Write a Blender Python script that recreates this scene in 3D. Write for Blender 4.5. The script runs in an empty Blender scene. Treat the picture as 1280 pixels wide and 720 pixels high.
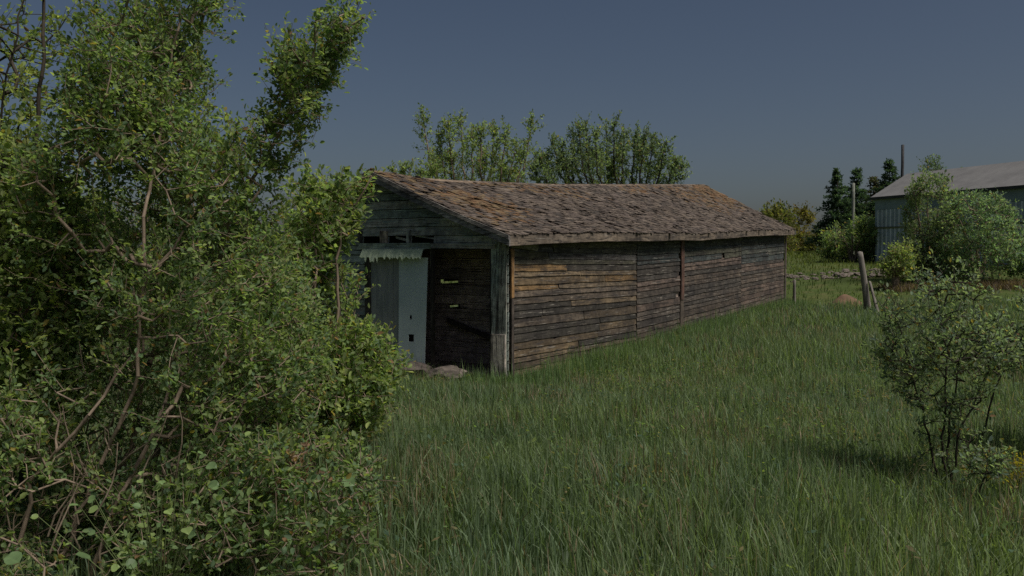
import bpy, math, random
import numpy as np
from mathutils import Vector, Matrix, noise

random.seed(7)
rng = np.random.default_rng(7)
C = bpy.context.scene.collection
R = math.radians

# ------------------------------------------------------------------ camera
CAM_Z = 1.95
FPX = 1108.0
PITCH = math.atan(45.0 / FPX)
cd = bpy.data.cameras.new('camera')
cam = bpy.data.objects.new('camera', cd)
C.objects.link(cam)
cd.sensor_width = 36
cd.lens = 36 * FPX / 1280
cd.clip_end = 5000
cd.clip_start = 0.05
cam.location = (0, 0, CAM_Z)
cam.rotation_euler = (math.pi / 2 - PITCH, 0, 0)
bpy.context.scene.camera = cam

# ------------------------------------------------------------------ light
SUN_EL, SUN_AZ = 58.0, 123.0            # azimuth clockwise from +Y
w = bpy.data.worlds.new("World")
bpy.context.scene.world = w
w.use_nodes = True
nt = w.node_tree
bg = nt.nodes['Background']
sky = nt.nodes.new('ShaderNodeTexSky')
sky.sky_type = 'NISHITA'
sky.sun_disc = False
sky.sun_elevation = R(SUN_EL)
sky.sun_rotation = R(SUN_AZ)
sky.air_density = 0.78
sky.dust_density = 3.0
sky.ozone_density = 0.35
sky.altitude = 300
nt.links.new(sky.outputs[0], bg.inputs[0])
bg.inputs[1].default_value = 0.05
ld = bpy.data.lights.new('sun', 'SUN')
ld.energy = 5.0
ld.angle = R(22)          # hazy sun: the photo shows no hard shadows
ld.color = (1.0, 0.95, 0.87)
sun = bpy.data.objects.new('sun', ld)
C.objects.link(sun)
sd = Vector((math.sin(R(SUN_AZ)) * math.cos(R(SUN_EL)), math.cos(R(SUN_AZ)) * math.cos(R(SUN_EL)), math.sin(R(SUN_EL))))
sun.rotation_euler = sd.to_track_quat('Z', 'Y').to_euler()
sc = bpy.context.scene
sc.view_settings.view_transform = 'Standard'
sc.view_settings.look = 'None'
sc.view_settings.gamma = 1
sc.view_settings.use_curve_mapping = False
sc.view_settings.exposure = -0.40
sc.render.engine = 'CYCLES'
sc.cycles.use_denoising = False
sc.cycles.max_bounces = 12
sc.cycles.diffuse_bounces = 8
sc.cycles.transparent_max_bounces = 4

# ------------------------------------------------------------------ helpers
def P(px, py, Y):
    """world point at depth Y seen in direction px,py (photo pixels 1280x720)"""
    u = (px - 640) / FPX
    v = (360 - py) / FPX
    dy = math.cos(PITCH) + v * math.sin(PITCH)
    dz = -math.sin(PITCH) + v * math.cos(PITCH)
    k = Y / dy
    return np.array([u * k, Y, CAM_Z + dz * k])

_gy = [-60, 0, 6, 13, 20, 27, 35, 45, 60, 100, 300, 1500]
_gz = [.35, .35, .28, -.13, .04, .28, .72, 1.05, 1.42, 1.65, 1.75, 1.8]
def ground(x, y):
    x = np.asarray(x, float); y = np.asarray(y, float)
    z = np.interp(y, _gy, _gz)
    z = z + np.clip((y - 20) / 10, 0, 1) * 0.045 * np.clip(x - 8, 0, 12) * np.clip((90 - y) / 40, 0, 1)
    z = z + 0.035 * np.sin(x * .9 + y * .35) * np.sin(y * .6 - x * .2) * np.clip((60 - y) / 30, 0, 1)
    return z

def tag(o, label=None, cat=None, group=None, kind=None):
    if label: o['label'] = label
    if cat: o['category'] = cat
    if group: o['group'] = group
    if kind: o['kind'] = kind
    return o

def empty(name, loc, rz=0, label=None, cat=None, group=None):
    o = bpy.data.objects.new(name, None)
    C.objects.link(o)
    o.location = loc
    o.rotation_euler = (0, 0, rz)
    o.empty_display_size = .2
    return tag(o, label, cat, group)

def np_mesh(name, V, F, col=None, mat=None, parent=None, smooth=False):
    V = np.asarray(V, np.float32); F = np.asarray(F, np.int32)
    me = bpy.data.meshes.new(name)
    n, k = F.shape
    me.vertices.add(len(V)); me.vertices.foreach_set('co', V.ravel())
    me.loops.add(n * k); me.loops.foreach_set('vertex_index', F.ravel())
    me.polygons.add(n)
    me.polygons.foreach_set('loop_start', np.arange(0, n * k, k, dtype=np.int32))
    me.update(calc_edges=True)
    me.polygons.foreach_set('use_smooth', np.full(n, bool(smooth)))
    me.update()
    if col is not None:
        a = me.color_attributes.new('Col', 'FLOAT_COLOR', 'POINT')
        c = np.ones((len(V), 4), np.float32); c[:, :3] = col
        a.data.foreach_set('color', c.ravel())
    if mat: me.materials.append(mat)
    o = bpy.data.objects.new(name, me)
    C.objects.link(o)
    if parent is not None: o.parent = parent
    return o

class MB:
    """collects boards / prisms, with a colour per vertex"""
    def __init__(s):
        s.v, s.f, s.c = [], [], []
    def hexa(s, p, col):
        """p: 8 points, bottom quad then top quad"""
        b = len(s.v)
        s.v += [tuple(q) for q in p]
        for f in ((3, 2, 1, 0), (4, 5, 6, 7), (0, 1, 5, 4), (1, 2, 6, 5), (2, 3, 7, 6), (3, 0, 4, 7)):
            s.f.append([b + i for i in f])
        s.c += [col] * 8
    def box(s, x0, x1, y0, y1, z0, z1, col=(.2, .2, .2)):
        s.hexa([(x0, y0, z0), (x1, y0, z0), (x1, y1, z0), (x0, y1, z0), (x0, y0, z1), (x1, y0, z1), (x1, y1, z1), (x0, y1, z1)], col)
    def strip(s, A, B, T, col):
        """board running through stations: lists of A (lower edge), B (upper edge), T thickness vector"""
        b = len(s.v); n = len(A); T = np.array(T, float)
        for a, q in zip(A, B):
            a = np.array(a, float); q = np.array(q, float)
            s.v += [tuple(a), tuple(q), tuple(q + T), tuple(a + T)]
            s.c += [col] * 4
        for i in range(n - 1):
            k = b + 4 * i
            for j in range(4):
                s.f.append([k + j, k + (j + 1) % 4, k + 4 + (j + 1) % 4, k + 4 + j])
        s.f.append([b + 3, b + 2, b + 1, b]); k = b + 4 * (n - 1)
        s.f.append([k, k + 1, k + 2, k + 3])
    def build(s, name, mat, parent=None, smooth=False):
        return np_mesh(name, np.array(s.v), np.array(s.f), np.array(s.c), mat, parent, smooth)

# ------------------------------------------------------------------ materials
def newmat(name, rough=.8, spec=.25):
    m = bpy.data.materials.new(name); m.use_nodes = True
    b = m.node_tree.nodes['Principled BSDF']
    b.inputs['Roughness'].default_value = rough
    b.inputs['Specular IOR Level'].default_value = spec
    return m, m.node_tree, b

def mixc(nt, a, b, fac, mode='MIX'):
    n = nt.nodes.new('ShaderNodeMix'); n.data_type = 'RGBA'; n.blend_type = mode
    for sock, v in ((n.inputs[0], fac), (n.inputs[6], a), (n.inputs[7], b)):
        if hasattr(v, 'links'): nt.links.new(v, sock)
        elif isinstance(v, tuple): sock.default_value = (*v, 1)
        else: sock.default_value = v
    return n.outputs[2]

def nz(nt, vec, scale, detail=4, rough=.6, dist=0):
    n = nt.nodes.new('ShaderNodeTexNoise')
    n.inputs['Scale'].default_value = scale; n.inputs['Detail'].default_value = detail
    n.inputs['Roughness'].default_value = rough; n.inputs['Distortion'].default_value = dist
    nt.links.new(vec, n.inputs['Vector'])
    return n.outputs[0]

def ramp(nt, fac, p0, p1, c0=(0, 0, 0), c1=(1, 1, 1)):
    n = nt.nodes.new('ShaderNodeValToRGB')
    n.color_ramp.elements[0].position = p0; n.color_ramp.elements[1].position = p1
    n.color_ramp.elements[0].color = (*c0, 1); n.color_ramp.elements[1].color = (*c1, 1)
    nt.links.new(fac, n.inputs[0])
    return n.outputs[0]

def mapped(nt, sx, sy, sz, kind='Object'):
    tc = nt.nodes.new('ShaderNodeTexCoord'); mp = nt.nodes.new('ShaderNodeMapping')
    mp.inputs['Scale'].default_value = (sx, sy, sz)
    nt.links.new(tc.outputs[kind], mp.inputs['Vector'])
    return mp.outputs[0]

def attr(nt):
    a = nt.nodes.new('ShaderNodeVertexColor'); a.layer_name = 'Col'
    return a.outputs[0]

def bump(nt, b, h, strength, dist=.01):
    n = nt.nodes.new('ShaderNodeBump'); n.inputs['Strength'].default_value = strength
    n.inputs['Distance'].default_value = dist
    nt.links.new(h, n.inputs['Height']); nt.links.new(n.outputs[0], b.inputs['Normal'])

def wood(name, axis, dirt=(.035, .03, .028), pale=(.24, .22, .19), moss=None):
    """weathered board: grain along axis, vertex colour tone, stains and pale flakes"""
    m, nt, b = newmat(name, .85, .2)
    sc_ = [1.0, 1.0, 1.0]; g = [28.0, 28.0, 28.0]; g[axis] = 1.2
    v1 = mapped(nt, *g)
    grain = nz(nt, v1, 2.6, 6, .7)
    g2 = [7.0, 7.0, 7.0]; g2[axis] = .7
    v2 = mapped(nt, *g2)
    st = nz(nt, v2, 1.4, 5, .65)
    v3 = mapped(nt, 1, 1, 1)
    big = nz(nt, v3, 1.7, 4, .6)
    c = attr(nt)
    c = mixc(nt, c, ramp(nt, grain, .3, .7, (.35, .34, .33), (1.45, 1.42, 1.4)), .85, 'MULTIPLY')
    c = mixc(nt, c, dirt, ramp(nt, st, .52, .68))
    c = mixc(nt, c, pale, ramp(nt, nz(nt, v2, 3.1, 6, .75), .6, .72))
    c = mixc(nt, c, ramp(nt, big, .35, .65, (.5, .5, .53), (1.35, 1.28, 1.18)), .85, 'MULTIPLY')
    c = mixc(nt, c, ramp(nt, nz(nt, mapped(nt, 5, 5, 5), 1.6, 6, .75), .38, .6, (.45, .43, .42), (1.2, 1.2, 1.2)), .7, 'MULTIPLY')
    g3 = [46.0, 46.0, 46.0]; g3[axis] = 1.6
    crack = nz(nt, mapped(nt, *g3), 1.0, 3, .5)
    c = mixc(nt, (.02, .018, .016), c, ramp(nt, crack, .34, .39))
    c = mixc(nt, c, pale, ramp(nt, nz(nt, mapped(nt, *[x * .8 for x in g3]), 1.3, 5, .6), .62, .68))
    g4 = [9.0, 9.0, 9.0]; g4[axis] = 1.4
    c = mixc(nt, c, (dirt[0] * 1.3, dirt[1] * 1.3, dirt[2] * 1.3), ramp(nt, nz(nt, mapped(nt, *g4), 2.0, 6, .8), .54, .6))
    if moss:
        c = mixc(nt, c, moss, ramp(nt, nz(nt, v3, 4.2, 5, .7), .52, .66))
    nt.links.new(c, b.inputs['Base Color'])
    bump(nt, b, grain, .5, .008)
    return m

M = {}
M['wood_x'] = wood('weathered_siding', 0)
M['wood_y'] = wood('dark_siding', 1, dirt=(.17, .21, .20), pale=(.5, .58, .52))
M['wood_z'] = wood('weathered_post', 2)
M['wood_rake'] = wood('trim_board', 1)
M['wood_dark'] = wood('interior_wood', 0, pale=(.25, .23, .2))
def shingle_mat():
    m, nt, b = newmat('shingles', .9, .15)
    v = mapped(nt, 1, 1, 1)
    g = mapped(nt, 60, 6, 6)
    c = attr(nt)
    c = mixc(nt, c, ramp(nt, nz(nt, g, 1.5, 4), .3, .7, (.5, .5, .5), (1.4, 1.4, 1.4)), .8, 'MULTIPLY')
    c = mixc(nt, c, (.045, .038, .034), ramp(nt, nz(nt, v, 5.5, 6, .7), .55, .7))
    c = mixc(nt, c, (.16, .085, .04), ramp(nt, nz(nt, v, 9, 6, .75), .64, .76))
    nt.links.new(c, b.inputs['Base Color'])
    bump(nt, b, nz(nt, g, 1.5, 4), .5, .006)
    return m
M['shingle'] = shingle_mat()

def leaf_mat(name, trans=.35, rough=.5, spec=.35):
    m, nt, b = newmat(name, rough, spec)
    c = attr(nt)
    c2 = mixc(nt, c, ramp(nt, nz(nt, mapped(nt, 1, 1, 1), 14, 2), .3, .7, (.75, .75, .75), (1.25, 1.25, 1.2)), .7, 'MULTIPLY')
    nt.links.new(c2, b.inputs['Base Color'])
    t = nt.nodes.new('ShaderNodeBsdfTranslucent')
    tcol = mixc(nt, c2, (1.3, 1.4, .7), 1.0, 'MULTIPLY')
    nt.links.new(tcol, t.inputs[0])
    ms = nt.nodes.new('ShaderNodeMixShader'); ms.inputs[0].default_value = trans
    nt.links.new(b.outputs[0], ms.inputs[1]); nt.links.new(t.outputs[0], ms.inputs[2])
    nt.links.new(ms.outputs[0], nt.nodes['Material Output'].inputs['Surface'])
    return m
M['leaf'] = leaf_mat('leaf', .58, .6, .18)
M['grass'] = leaf_mat('grass_blade', .5, .55, .3)

def simple(name, c0, c1, scale, rough=.85, spec=.2, bmp=.4, sz=(1, 1, 1), metal=0):
    m, nt, b = newmat(name, rough, spec)
    v = mapped(nt, *sz)
    n = nz(nt, v, scale, 6, .65)
    nt.links.new(ramp(nt, n, .3, .7, c0, c1), b.inputs['Base Color'])
    b.inputs['Metallic'].default_value = metal
    if bmp: bump(nt, b, n, bmp, .02)
    return m
M['bark'] = simple('bark', (.12, .09, .07), (.30, .23, .17), 18, sz=(1, 1, .25))
M['bark_dark'] = simple('dark_bark', (.02, .018, .015), (.075, .06, .045), 18, sz=(1, 1, .25))
M['stone'] = simple('stone', (.07, .06, .052), (.22, .18, .155), 5)
M['dirt'] = simple('bare_dirt', (.09, .06, .04), (.19, .115, .07), 6)
M['pole'] = simple('pole_wood', (.07, .065, .06), (.2, .19, .175), 12, sz=(1, 1, .1))
M['sheet'] = simple('door_sheet', (.42, .49, .50), (.56, .63, .64), 3.0, rough=.6, spec=.3, bmp=.1, sz=(1, 1, .5))
M['sheet_dark'] = simple('dark_door_boards', (.20, .215, .22), (.36, .36, .35), 3.0, rough=.8, bmp=.3, sz=(1, 6, .5))
M['awning'] = simple('awning_cloth', (.30, .38, .26), (.52, .60, .44), 9, bmp=.4)
M['black'] = simple('painted_dark', (.012, .012, .012), (.03, .03, .03), 5)  # near-black colour standing in for unlit interior behind openings
M['tin_roof'] = simple('galvanised_roof', (.14, .136, .134), (.21, .205, .20), 1.2, rough=.55, spec=.4, bmp=0)
M['tin_blue'] = simple('painted_tin', (.19, .25, .27), (.26, .32, .34), 2.0, rough=.6, spec=.4, bmp=0)
def ribs_mat():
    m, nt, b = newmat('ribbed_tin', .55, .4)
    c = attr(nt)
    v = mapped(nt, 1, 1, 1)
    c = mixc(nt, c, ramp(nt, nz(nt, v, 1.3, 5), .3, .7, (.6, .6, .6), (1.2, 1.2, 1.2)), .8, 'MULTIPLY')
    nt.links.new(c, b.inputs['Base Color'])
    return m
M['ribbed'] = ribs_mat()

def ground_mat():
    m, nt, b = newmat('field_ground', .95, .1)
    v = mapped(nt, 1, 1, 1)
    n1 = nz(nt, v, .25, 5); n2 = nz(nt, v, 6, 6, .7); n3 = nz(nt, v, 1.1, 5, .6)
    c = mixc(nt, (.030, .050, .014), (.085, .115, .035), n2)
    c = mixc(nt, c, (.11, .10, .045), ramp(nt, n3, .5, .75))
    c = mixc(nt, c, ramp(nt, n1, .3, .7, (.8, .8, .8), (1.25, 1.2, 1.1)), .7, 'MULTIPLY')
    nt.links.new(c, b.inputs['Base Color'])
    bump(nt, b, n2, .8, .05)
    return m
M['ground'] = ground_mat()

# ------------------------------------------------------------------ ground
xs = np.concatenate([-np.geomspace(900, 14, 30), np.arange(-13, 26, .5), np.geomspace(26, 900, 30)])
ys = np.concatenate([np.arange(-40, 0, 4), np.arange(0, 62, .5), np.geomspace(63, 1400, 40)])
gx, gy = np.meshgrid(xs, ys)
V = np.stack([gx.ravel(), gy.ravel(), ground(gx, gy).ravel()], 1)
nx, ny = len(xs), len(ys)
i = (np.arange(ny - 1)[:, None] * nx + np.arange(nx - 1)[None]).ravel()
F = np.stack([i, i + 1, i + nx + 1, i + nx], 1)
tag(np_mesh('ground', V, F, None, M['ground'], smooth=True), kind='structure')

# ------------------------------------------------------------------ the shed
CX, CY = -.05, 13.4
SD = np.array([.523, .853]); SD /= np.linalg.norm(SD)
TD = np.array([-SD[1], SD[0]])
ANG = math.atan2(SD[1], SD[0])
SL, SW, AP = 15.95, 4.3, 2.45
shed = empty('shed', (CX, CY, 0), ANG, 'long derelict wooden shed with sagging shingle roof and open dark doorway', 'shed')

def zr(s): return float(np.interp(s, [-.4, 0, 1.2, 5.5, 10, 16.5], [3.27, 3.25, 3.21, 3.40, 3.69, 4.10]))
def ze(s): return float(np.interp(s, [-.4, 0, 3, 5.95, 9, 12, 16.5], [2.19, 2.20, 2.30, 2.33, 2.40, 2.52, 2.64]))
def zel(s): return ze(s) - .12
EY, EYL = -.20, 4.50
def roofpt(s, u, side=1, lift=0.):
    """u 0 eave .. 1 ridge ; side 1 = camera side"""
    if side == 1: y = EY + (AP - EY) * u; z = ze(s) + (zr(s) - ze(s)) * u
    else: y = EYL + (AP - EYL) * u; z = zel(s) + (zr(s) - zel(s)) * u
    z += .025 * noise.noise(Vector((s * .7, u * 3, side * 5))) - .03 * math.sin(u * math.pi)
    return np.array([s, y, z + lift])
def roof_under(s, y):
    if y < AP: u = (y - EY) / (AP - EY); side = 1
    else: u = (y - EYL) / (AP - EYL); side = -1
    return roofpt(s, u, side)[2] - .075

WALL_K = .88
def jit(c, a=.25, hue=0):
    k = 1 + random.uniform(-a, a)
    return (c[0] * k * (1 + hue), c[1] * k, c[2] * k * (1 - hue))

SIDE_COLS = [(.135, .108, .075), (.11, .09, .068), (.17, .138, .098), (.065, .062, .055), (.15, .12, .082), (.125, .105, .085), (.155, .12, .078)]
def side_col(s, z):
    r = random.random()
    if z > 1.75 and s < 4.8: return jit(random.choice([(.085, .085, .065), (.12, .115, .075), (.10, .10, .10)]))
    if s > 4.8 and z > 1.75 - .0 * s: return jit(random.choice([(.06, .075, .078), (.075, .085, .075), (.085, .09, .07)]))  # upper boards dark and bluish: the eave's shade is put into their colour
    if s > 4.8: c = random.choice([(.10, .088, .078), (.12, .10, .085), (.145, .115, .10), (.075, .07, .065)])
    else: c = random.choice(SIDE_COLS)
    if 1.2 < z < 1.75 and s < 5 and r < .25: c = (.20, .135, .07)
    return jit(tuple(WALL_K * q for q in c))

def side_wall(y_out, holes, name, colour, y_sign):
    """long wall made of separate courses; y_sign outward direction"""
    mb = MB()
    bays = [(0.0, 4.78, -.010), (4.80, 7.15, .024), (7.33, 11.6, .030), (11.6, SL, .030)]
    off = 0
    for (s0, s1, sl) in bays:
        zc = -.35
        while zc < 2.75:
            h = random.choice([.085, .10, .11, .11, .125, .14])
            cuts = [s0, s1]
            if s1 - s0 > 3 and random.random() < .6: cuts.insert(1, random.uniform(s0 + 1, s1 - 1))
            for a, b_ in zip(cuts[:-1], cuts[1:]):
                a_ = a + random.uniform(0, .015); e_ = b_ - random.uniform(0, .02)
                if random.random() < .04: e_ -= random.uniform(.05, .25)
                n = max(2, int((e_ - a_) / .35) + 1)
                n *= 2; ss = np.linspace(a_, e_, n)
                wob = random.uniform(0, 99); out = random.uniform(0, .006); tl = random.uniform(-.012, .012)
                A, B = [], []
                for k, s_ in enumerate(ss):
                    zo = off + sl * (s_ - s0) + tl * k / n
                    lo = zc + zo + (random.uniform(.008, .02) if random.random() < .03 else 0) + .007 * noise.noise(Vector((s_ * 1.5, wob, 0)))
                    hi = zc + zo + h + .014 - (random.uniform(.02, .05) if random.random() < .05 else 0)
                    top = roof_under(s_, y_out) - .005
                    hi = min(hi, top); lo = min(lo, hi - .004)
                    A.append((s_, y_out + y_sign * (.014 + out), lo)); B.append((s_, y_out + y_sign * .001, hi))
                zmid = (A[n // 2][2] + B[n // 2][2]) / 2
                if B[0][2] - A[0][2] < .03 and B[-1][2] - A[-1][2] < .03: continue
                if any(h0 < zmid < h1 and a < s2 < b_ + .01 for (s2, h0, h1) in holes): 
                    # broken board: leave a slit
                    for (s2, h0, h1) in holes:
                        if h0 < zmid < h1: 
                            A = [(x, y, max(z, z + .055)) for x, y, z in A]
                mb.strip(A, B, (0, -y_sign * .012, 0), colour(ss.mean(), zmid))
            zc += h
        off += sl * (s1 - s0) if sl > 0 else -.01
    return mb.build(name, M['wood_x'], shed)

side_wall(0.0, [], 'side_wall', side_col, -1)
# backing boards added behind the siding to block light gaps, so cracks read dark
mb = MB()
for k in range(16):
    s0, s1 = k * 1.0, min(k + .995, SL)
    t0, t1 = roof_under(s0, .1) - .02, roof_under(s1, .1) - .02
    mb.hexa([(s0, .035, -.3), (s1, .035, -.3), (s1, .05, -.3), (s0, .05, -.3), (s0, .035, t0), (s1, .035, t1), (s1, .05, t1), (s0, .05, t0)], jit((.34, .29, .26)))
mb.build('crack_backing', M['wood_dark'], shed)
# rear long wall and far gable: boards with slits of daylight
def plank_wall_left():
    mb = MB(); zc = -.3
    while zc < 2.6:
        h = random.uniform(.14, .17)
        for s0, s1 in ((0, 4.2), (4.2, 8.5), (8.5, 12.5), (12.5, SL)):
            ss = np.linspace(s0, s1 - .01, 8)
            top = [min(zc + h - .002, roof_under(x, SW) - .01) for x in ss]
            lo = [min(zc, t - .003) for t in top]
            if top[3] - lo[3] < .02: continue
            mb.strip([(x, SW, z) for x, z in zip(ss, lo)], [(x, SW, z) for x, z in zip(ss, top)], (0, .03, 0), jit((.09, .08, .065)))
        zc += h
    # daylight slits: cut by skipping small spans
    out = MB()
    return mb
def box_clear(mb, name, mat):
    return mb.build(name, mat, shed)
# build left wall from vertical strips around two broken slits
mb = MB()
slits = [(4.2, 4.85, 1.265, 1.31), (4.12, 4.3, 1.285, 1.355), (4.5, 4.85, .73, .775)]
edges = sorted({0, SL, *[a for s in slits for a in s[:2]], *[float(k) for k in range(1, 16)]})
for a, b_ in zip(edges[:-1], edges[1:]):
    if b_ - a < .002: continue
    mid = (a + b_) / 2
    cuts = sorted([(h0, h1) for s0, s1, h0, h1 in slits if s0 <= mid <= s1])
    z0 = -.3
    merged = []
    for h0, h1 in cuts:
        if merged and h0 <= merged[-1][1]: merged[-1] = (merged[-1][0], max(h1, merged[-1][1]))
        else: merged.append((h0, h1))
    for h0, h1 in merged + [(None, None)]:
        if h0 is None: ta, tb = roof_under(a, SW) - .02, roof_under(b_, SW) - .02
        else: ta = tb = h0
        mb.hexa([(a, SW, z0), (b_, SW, z0), (b_, SW + .03, z0), (a, SW + .03, z0), (a, SW, ta), (b_, SW, tb), (b_, SW + .03, tb), (a, SW + .03, ta)], jit((.36, .31, .28)))
        if h1 is not None: z0 = h1
mb.build('rear_wall', M['wood_dark'], shed)

def gable(xo, sgn, openings, name, cols, mat):
    mb = MB(); zc = -.3
    while zc < 4.2:
        h = random.uniform(.13, .165)
        z0, z1 = zc + .004, zc + h
        # roof limits at z0 and z1
        def lim(z):
            ysamp = np.linspace(0, SW, 120)
            ok = [y for y in ysamp if roof_under(max(0, min(SL, xo)), y) > z]
            return (ok[0], ok[-1]) if ok else None
        l0, l1 = lim(z0), lim(z1)
        if l0 is None: break
        if l1 is None: l1 = (AP - .02, AP + .02)
        ivs = [(l0[0], l0[1])]
        zm = (z0 + z1) / 2
        for (ya, yb, za, zb) in openings:
            if za < zm < zb:
                new = []
                for a, b_ in ivs:
                    if yb <= a or ya >= b_: new.append((a, b_)); continue
                    if ya > a: new.append((a, ya))
                    if yb < b_: new.append((yb, b_))
                ivs = new
        for a, b_ in ivs:
            if b_ - a < .03: continue
            n = max(2, int((b_ - a) / .4) + 1)
            ys_ = np.linspace(a, b_, n); wob = random.uniform(0, 99); o_ = random.uniform(0, .008)
            A = [(xo + sgn * (.02 + o_), y, z0 + .008 * noise.noise(Vector((y * 2, wob, 0)))) for y in ys_]
            B = [(xo + sgn * .004, min(max(y, l1[0]), l1[1]), z1 - .006 + .008 * noise.noise(Vector((y * 2, wob, .4)))) for y in ys_]
            mb.strip(A, B, (-sgn * .02, 0, 0), jit(random.choice(cols), .3))
        zc += h
    return mb.build(name, mat, shed)
D0, D1, DZ = .30, 2.68, 1.99
TR = [(2.50, 2.86), (1.93, 2.31), (1.39, 1.84)]
FC = [(.34, .41, .39), (.40, .47, .44), (.28, .35, .33), (.38, .39, .36), (.45, .50, .47)]
gable(0, -1, [(D0, D1, -1, DZ + .03)] + [(a, b_, 2.11, 2.27) for a, b_ in TR], 'front_wall', FC, M['wood_y'])
gable(SL, 1, [], 'far_wall', [(.12, .10, .08), (.09, .08, .07)], M['wood_y'])
# inner lining of the front above the door keeps the sky from showing through cracks
mb = MB()
for a, b_ in ((.02, .29), (2.70, SW - .02)):
    mb.box(.03, .045, a, b_, -.3, min(roof_under(.02, a), roof_under(.02, b_)) - .03, jit((.05, .045, .04)))
for k in range(10):
    a = .3 + k * .4; b_ = a + .398
    if b_ > SW - .1: break
    mb.box(.046, .06, a, b_, 2.33, min(roof_under(.02, a), roof_under(.02, b_)) - .03, jit((.05, .045, .04)))
mb.build('lining', M['wood_dark'], shed)

# corner posts, door frame, transom mullions, header
def plank(y0, y1, z0, z1, x0, x1, col, name, mat, parent=shed, nseg=7, wob=.008, taper=0):
    mb = MB(); zs = np.linspace(z0, z1, nseg); k = random.uniform(0, 99)
    A = [(x0, y0 + wob * noise.noise(Vector((z * 2, k, 0))), z) for z in zs]
    B = [(x0, y1 + wob * noise.noise(Vector((z * 2, k, 3))) - taper * (z - z0) / (z1 - z0), z) for z in zs]
    mb.strip(A, B, (x1 - x0, 0, 0), col)
    return mb.build(name, mat, parent)
plank(.015, .145, -.2, 2.16, -.052, -.026, (.34, .37, .33), 'corner_board', M['wood_z'])
plank(.150, .285, -.2, 2.10, -.048, -.026, (.38, .45, .41), 'corner_board', M['wood_z'])
plank(.02, .275, -.2, .70, -.078, -.054, (.6, .55, .5), 'corner_board', M['wood_z'])
# narrow warm strip on the side wall corner
mb = MB(); mb.strip([(0.00, -.056, z) for z in np.linspace(1.25, 2.0, 5)], [(.075, -.056, z + .01) for z in np.linspace(1.25, 2.0, 5)], (0, .022, 0), (.33, .20, .09)); mb.build('corner_trim', M['wood_z'], shed)
mb = MB(); mb.strip([(.01, -.054, z) for z in np.linspace(-.2, 1.24, 5)], [(.07, -.054, z) for z in np.linspace(-.2, 1.24, 5)], (0, .02, 0), (.10, .085, .075)); mb.build('corner_trim', M['wood_z'], shed)
mb = MB(); mb.hexa([(-.02, -.075, 2.02), (.75, -.075, 1.97), (.75, -.05, 1.97), (-.02, -.05, 2.02), (-.02, -.075, 2.13), (.8, -.075, 2.07), (.8, -.05, 2.07), (-.02, -.05, 2.13)], (.19, .19, .12)); mb.build('bracket_board', M['wood_x'], shed)
# batten closing the joint and board far along the side
mb = MB(); mb.strip([(7.15, -.045, z) for z in np.linspace(.9, roof_under(7.2, 0) - .02, 5)], [(7.33, -.045, z) for z in np.linspace(.9, roof_under(7.2, 0) - .02, 5)], (0, .02, 0), (.13, .075, .06)); mb.build('batten', M['wood_z'], shed)
mb = MB(); mb.strip([(7.15, -.03, z) for z in np.linspace(-.2, .89, 5)], [(7.33, -.03, z) for z in np.linspace(-.2, .89, 5)], (0, .02, 0), (.13, .11, .09)); mb.build('batten', M['wood_z'], shed)
mb = MB(); mb.strip([(SL - .02, -.05, z) for z in np.linspace(-.1, roof_under(SL, 0) - .02, 5)], [(SL + .06, -.05, z) for z in np.linspace(-.1, roof_under(SL, 0) - .02, 5)], (0, .03, 0), (.19, .16, .16)); mb.build('corner_trim', M['wood_z'], shed)
# door frame
plank(2.68, 2.80, -.1, 2.02, -.05, .05, (.075, .07, .065), 'door_jamb', M['wood_z'])
plank(.286, .33, -.1, 2.0, -.02, .06, (.06, .055, .05), 'door_jamb', M['wood_z'])
plank(1.42, 1.47, -.1, 2.0, -.005, .05, (.055, .05, .045), 'door_jamb', M['wood_z'])
mb = MB(); mb.strip([(-.065, y, 2.00 + .01 * (y - .3)) for y in np.linspace(.2, 1.5, 5)], [(-.065, y, 2.075 + .01 * (y - .3)) for y in np.linspace(.2, 1.5, 5)], (.045, 0, 0), (.34, .33, .31)); mb.build('lintel', M['wood_y'], shed)
mb = MB(); mb.strip([(-.085, y, 2.00) for y in np.linspace(1.42, 2.9, 5)], [(-.085, y, 2.095) for y in np.linspace(1.42, 2.9, 5)], (.05, 0, 0), (.34, .42, .34)); mb.build('lintel', M['wood_y'], shed)
for a, b_, c in ((2.33, 2.48, (.6, .52, .42)), (1.85, 1.92, (.45, .5, .47)), (2.87, 2.95, (.10, .10, .09))):
    plank(a, b_, 2.10, 2.30, -.045, .0, c, 'mullion', M['wood_z'], nseg=3)
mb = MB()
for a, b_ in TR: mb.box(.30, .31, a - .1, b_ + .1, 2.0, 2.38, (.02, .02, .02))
mb.build('transom_backing', M['black'], shed)  # added near-black sheets: the interior's shade behind the transoms is painted
for (a, b_, z0, z1) in ((1.42, 1.80, 2.15, 2.18), (1.95, 2.20, 2.12, 2.16), (2.55, 2.80, 2.20, 2.24)):
    mb = MB(); mb.hexa([(.03, a, z0), (.03, b_, z0 + .05), (.045, b_, z0 + .05), (.045, a, z0), (.03, a, z1), (.03, b_, z1 + .05), (.045, b_, z1 + .05), (.045, a, z1)], (.5, .5, .44)); mb.build('slat', M['wood_y'], shed)
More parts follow.
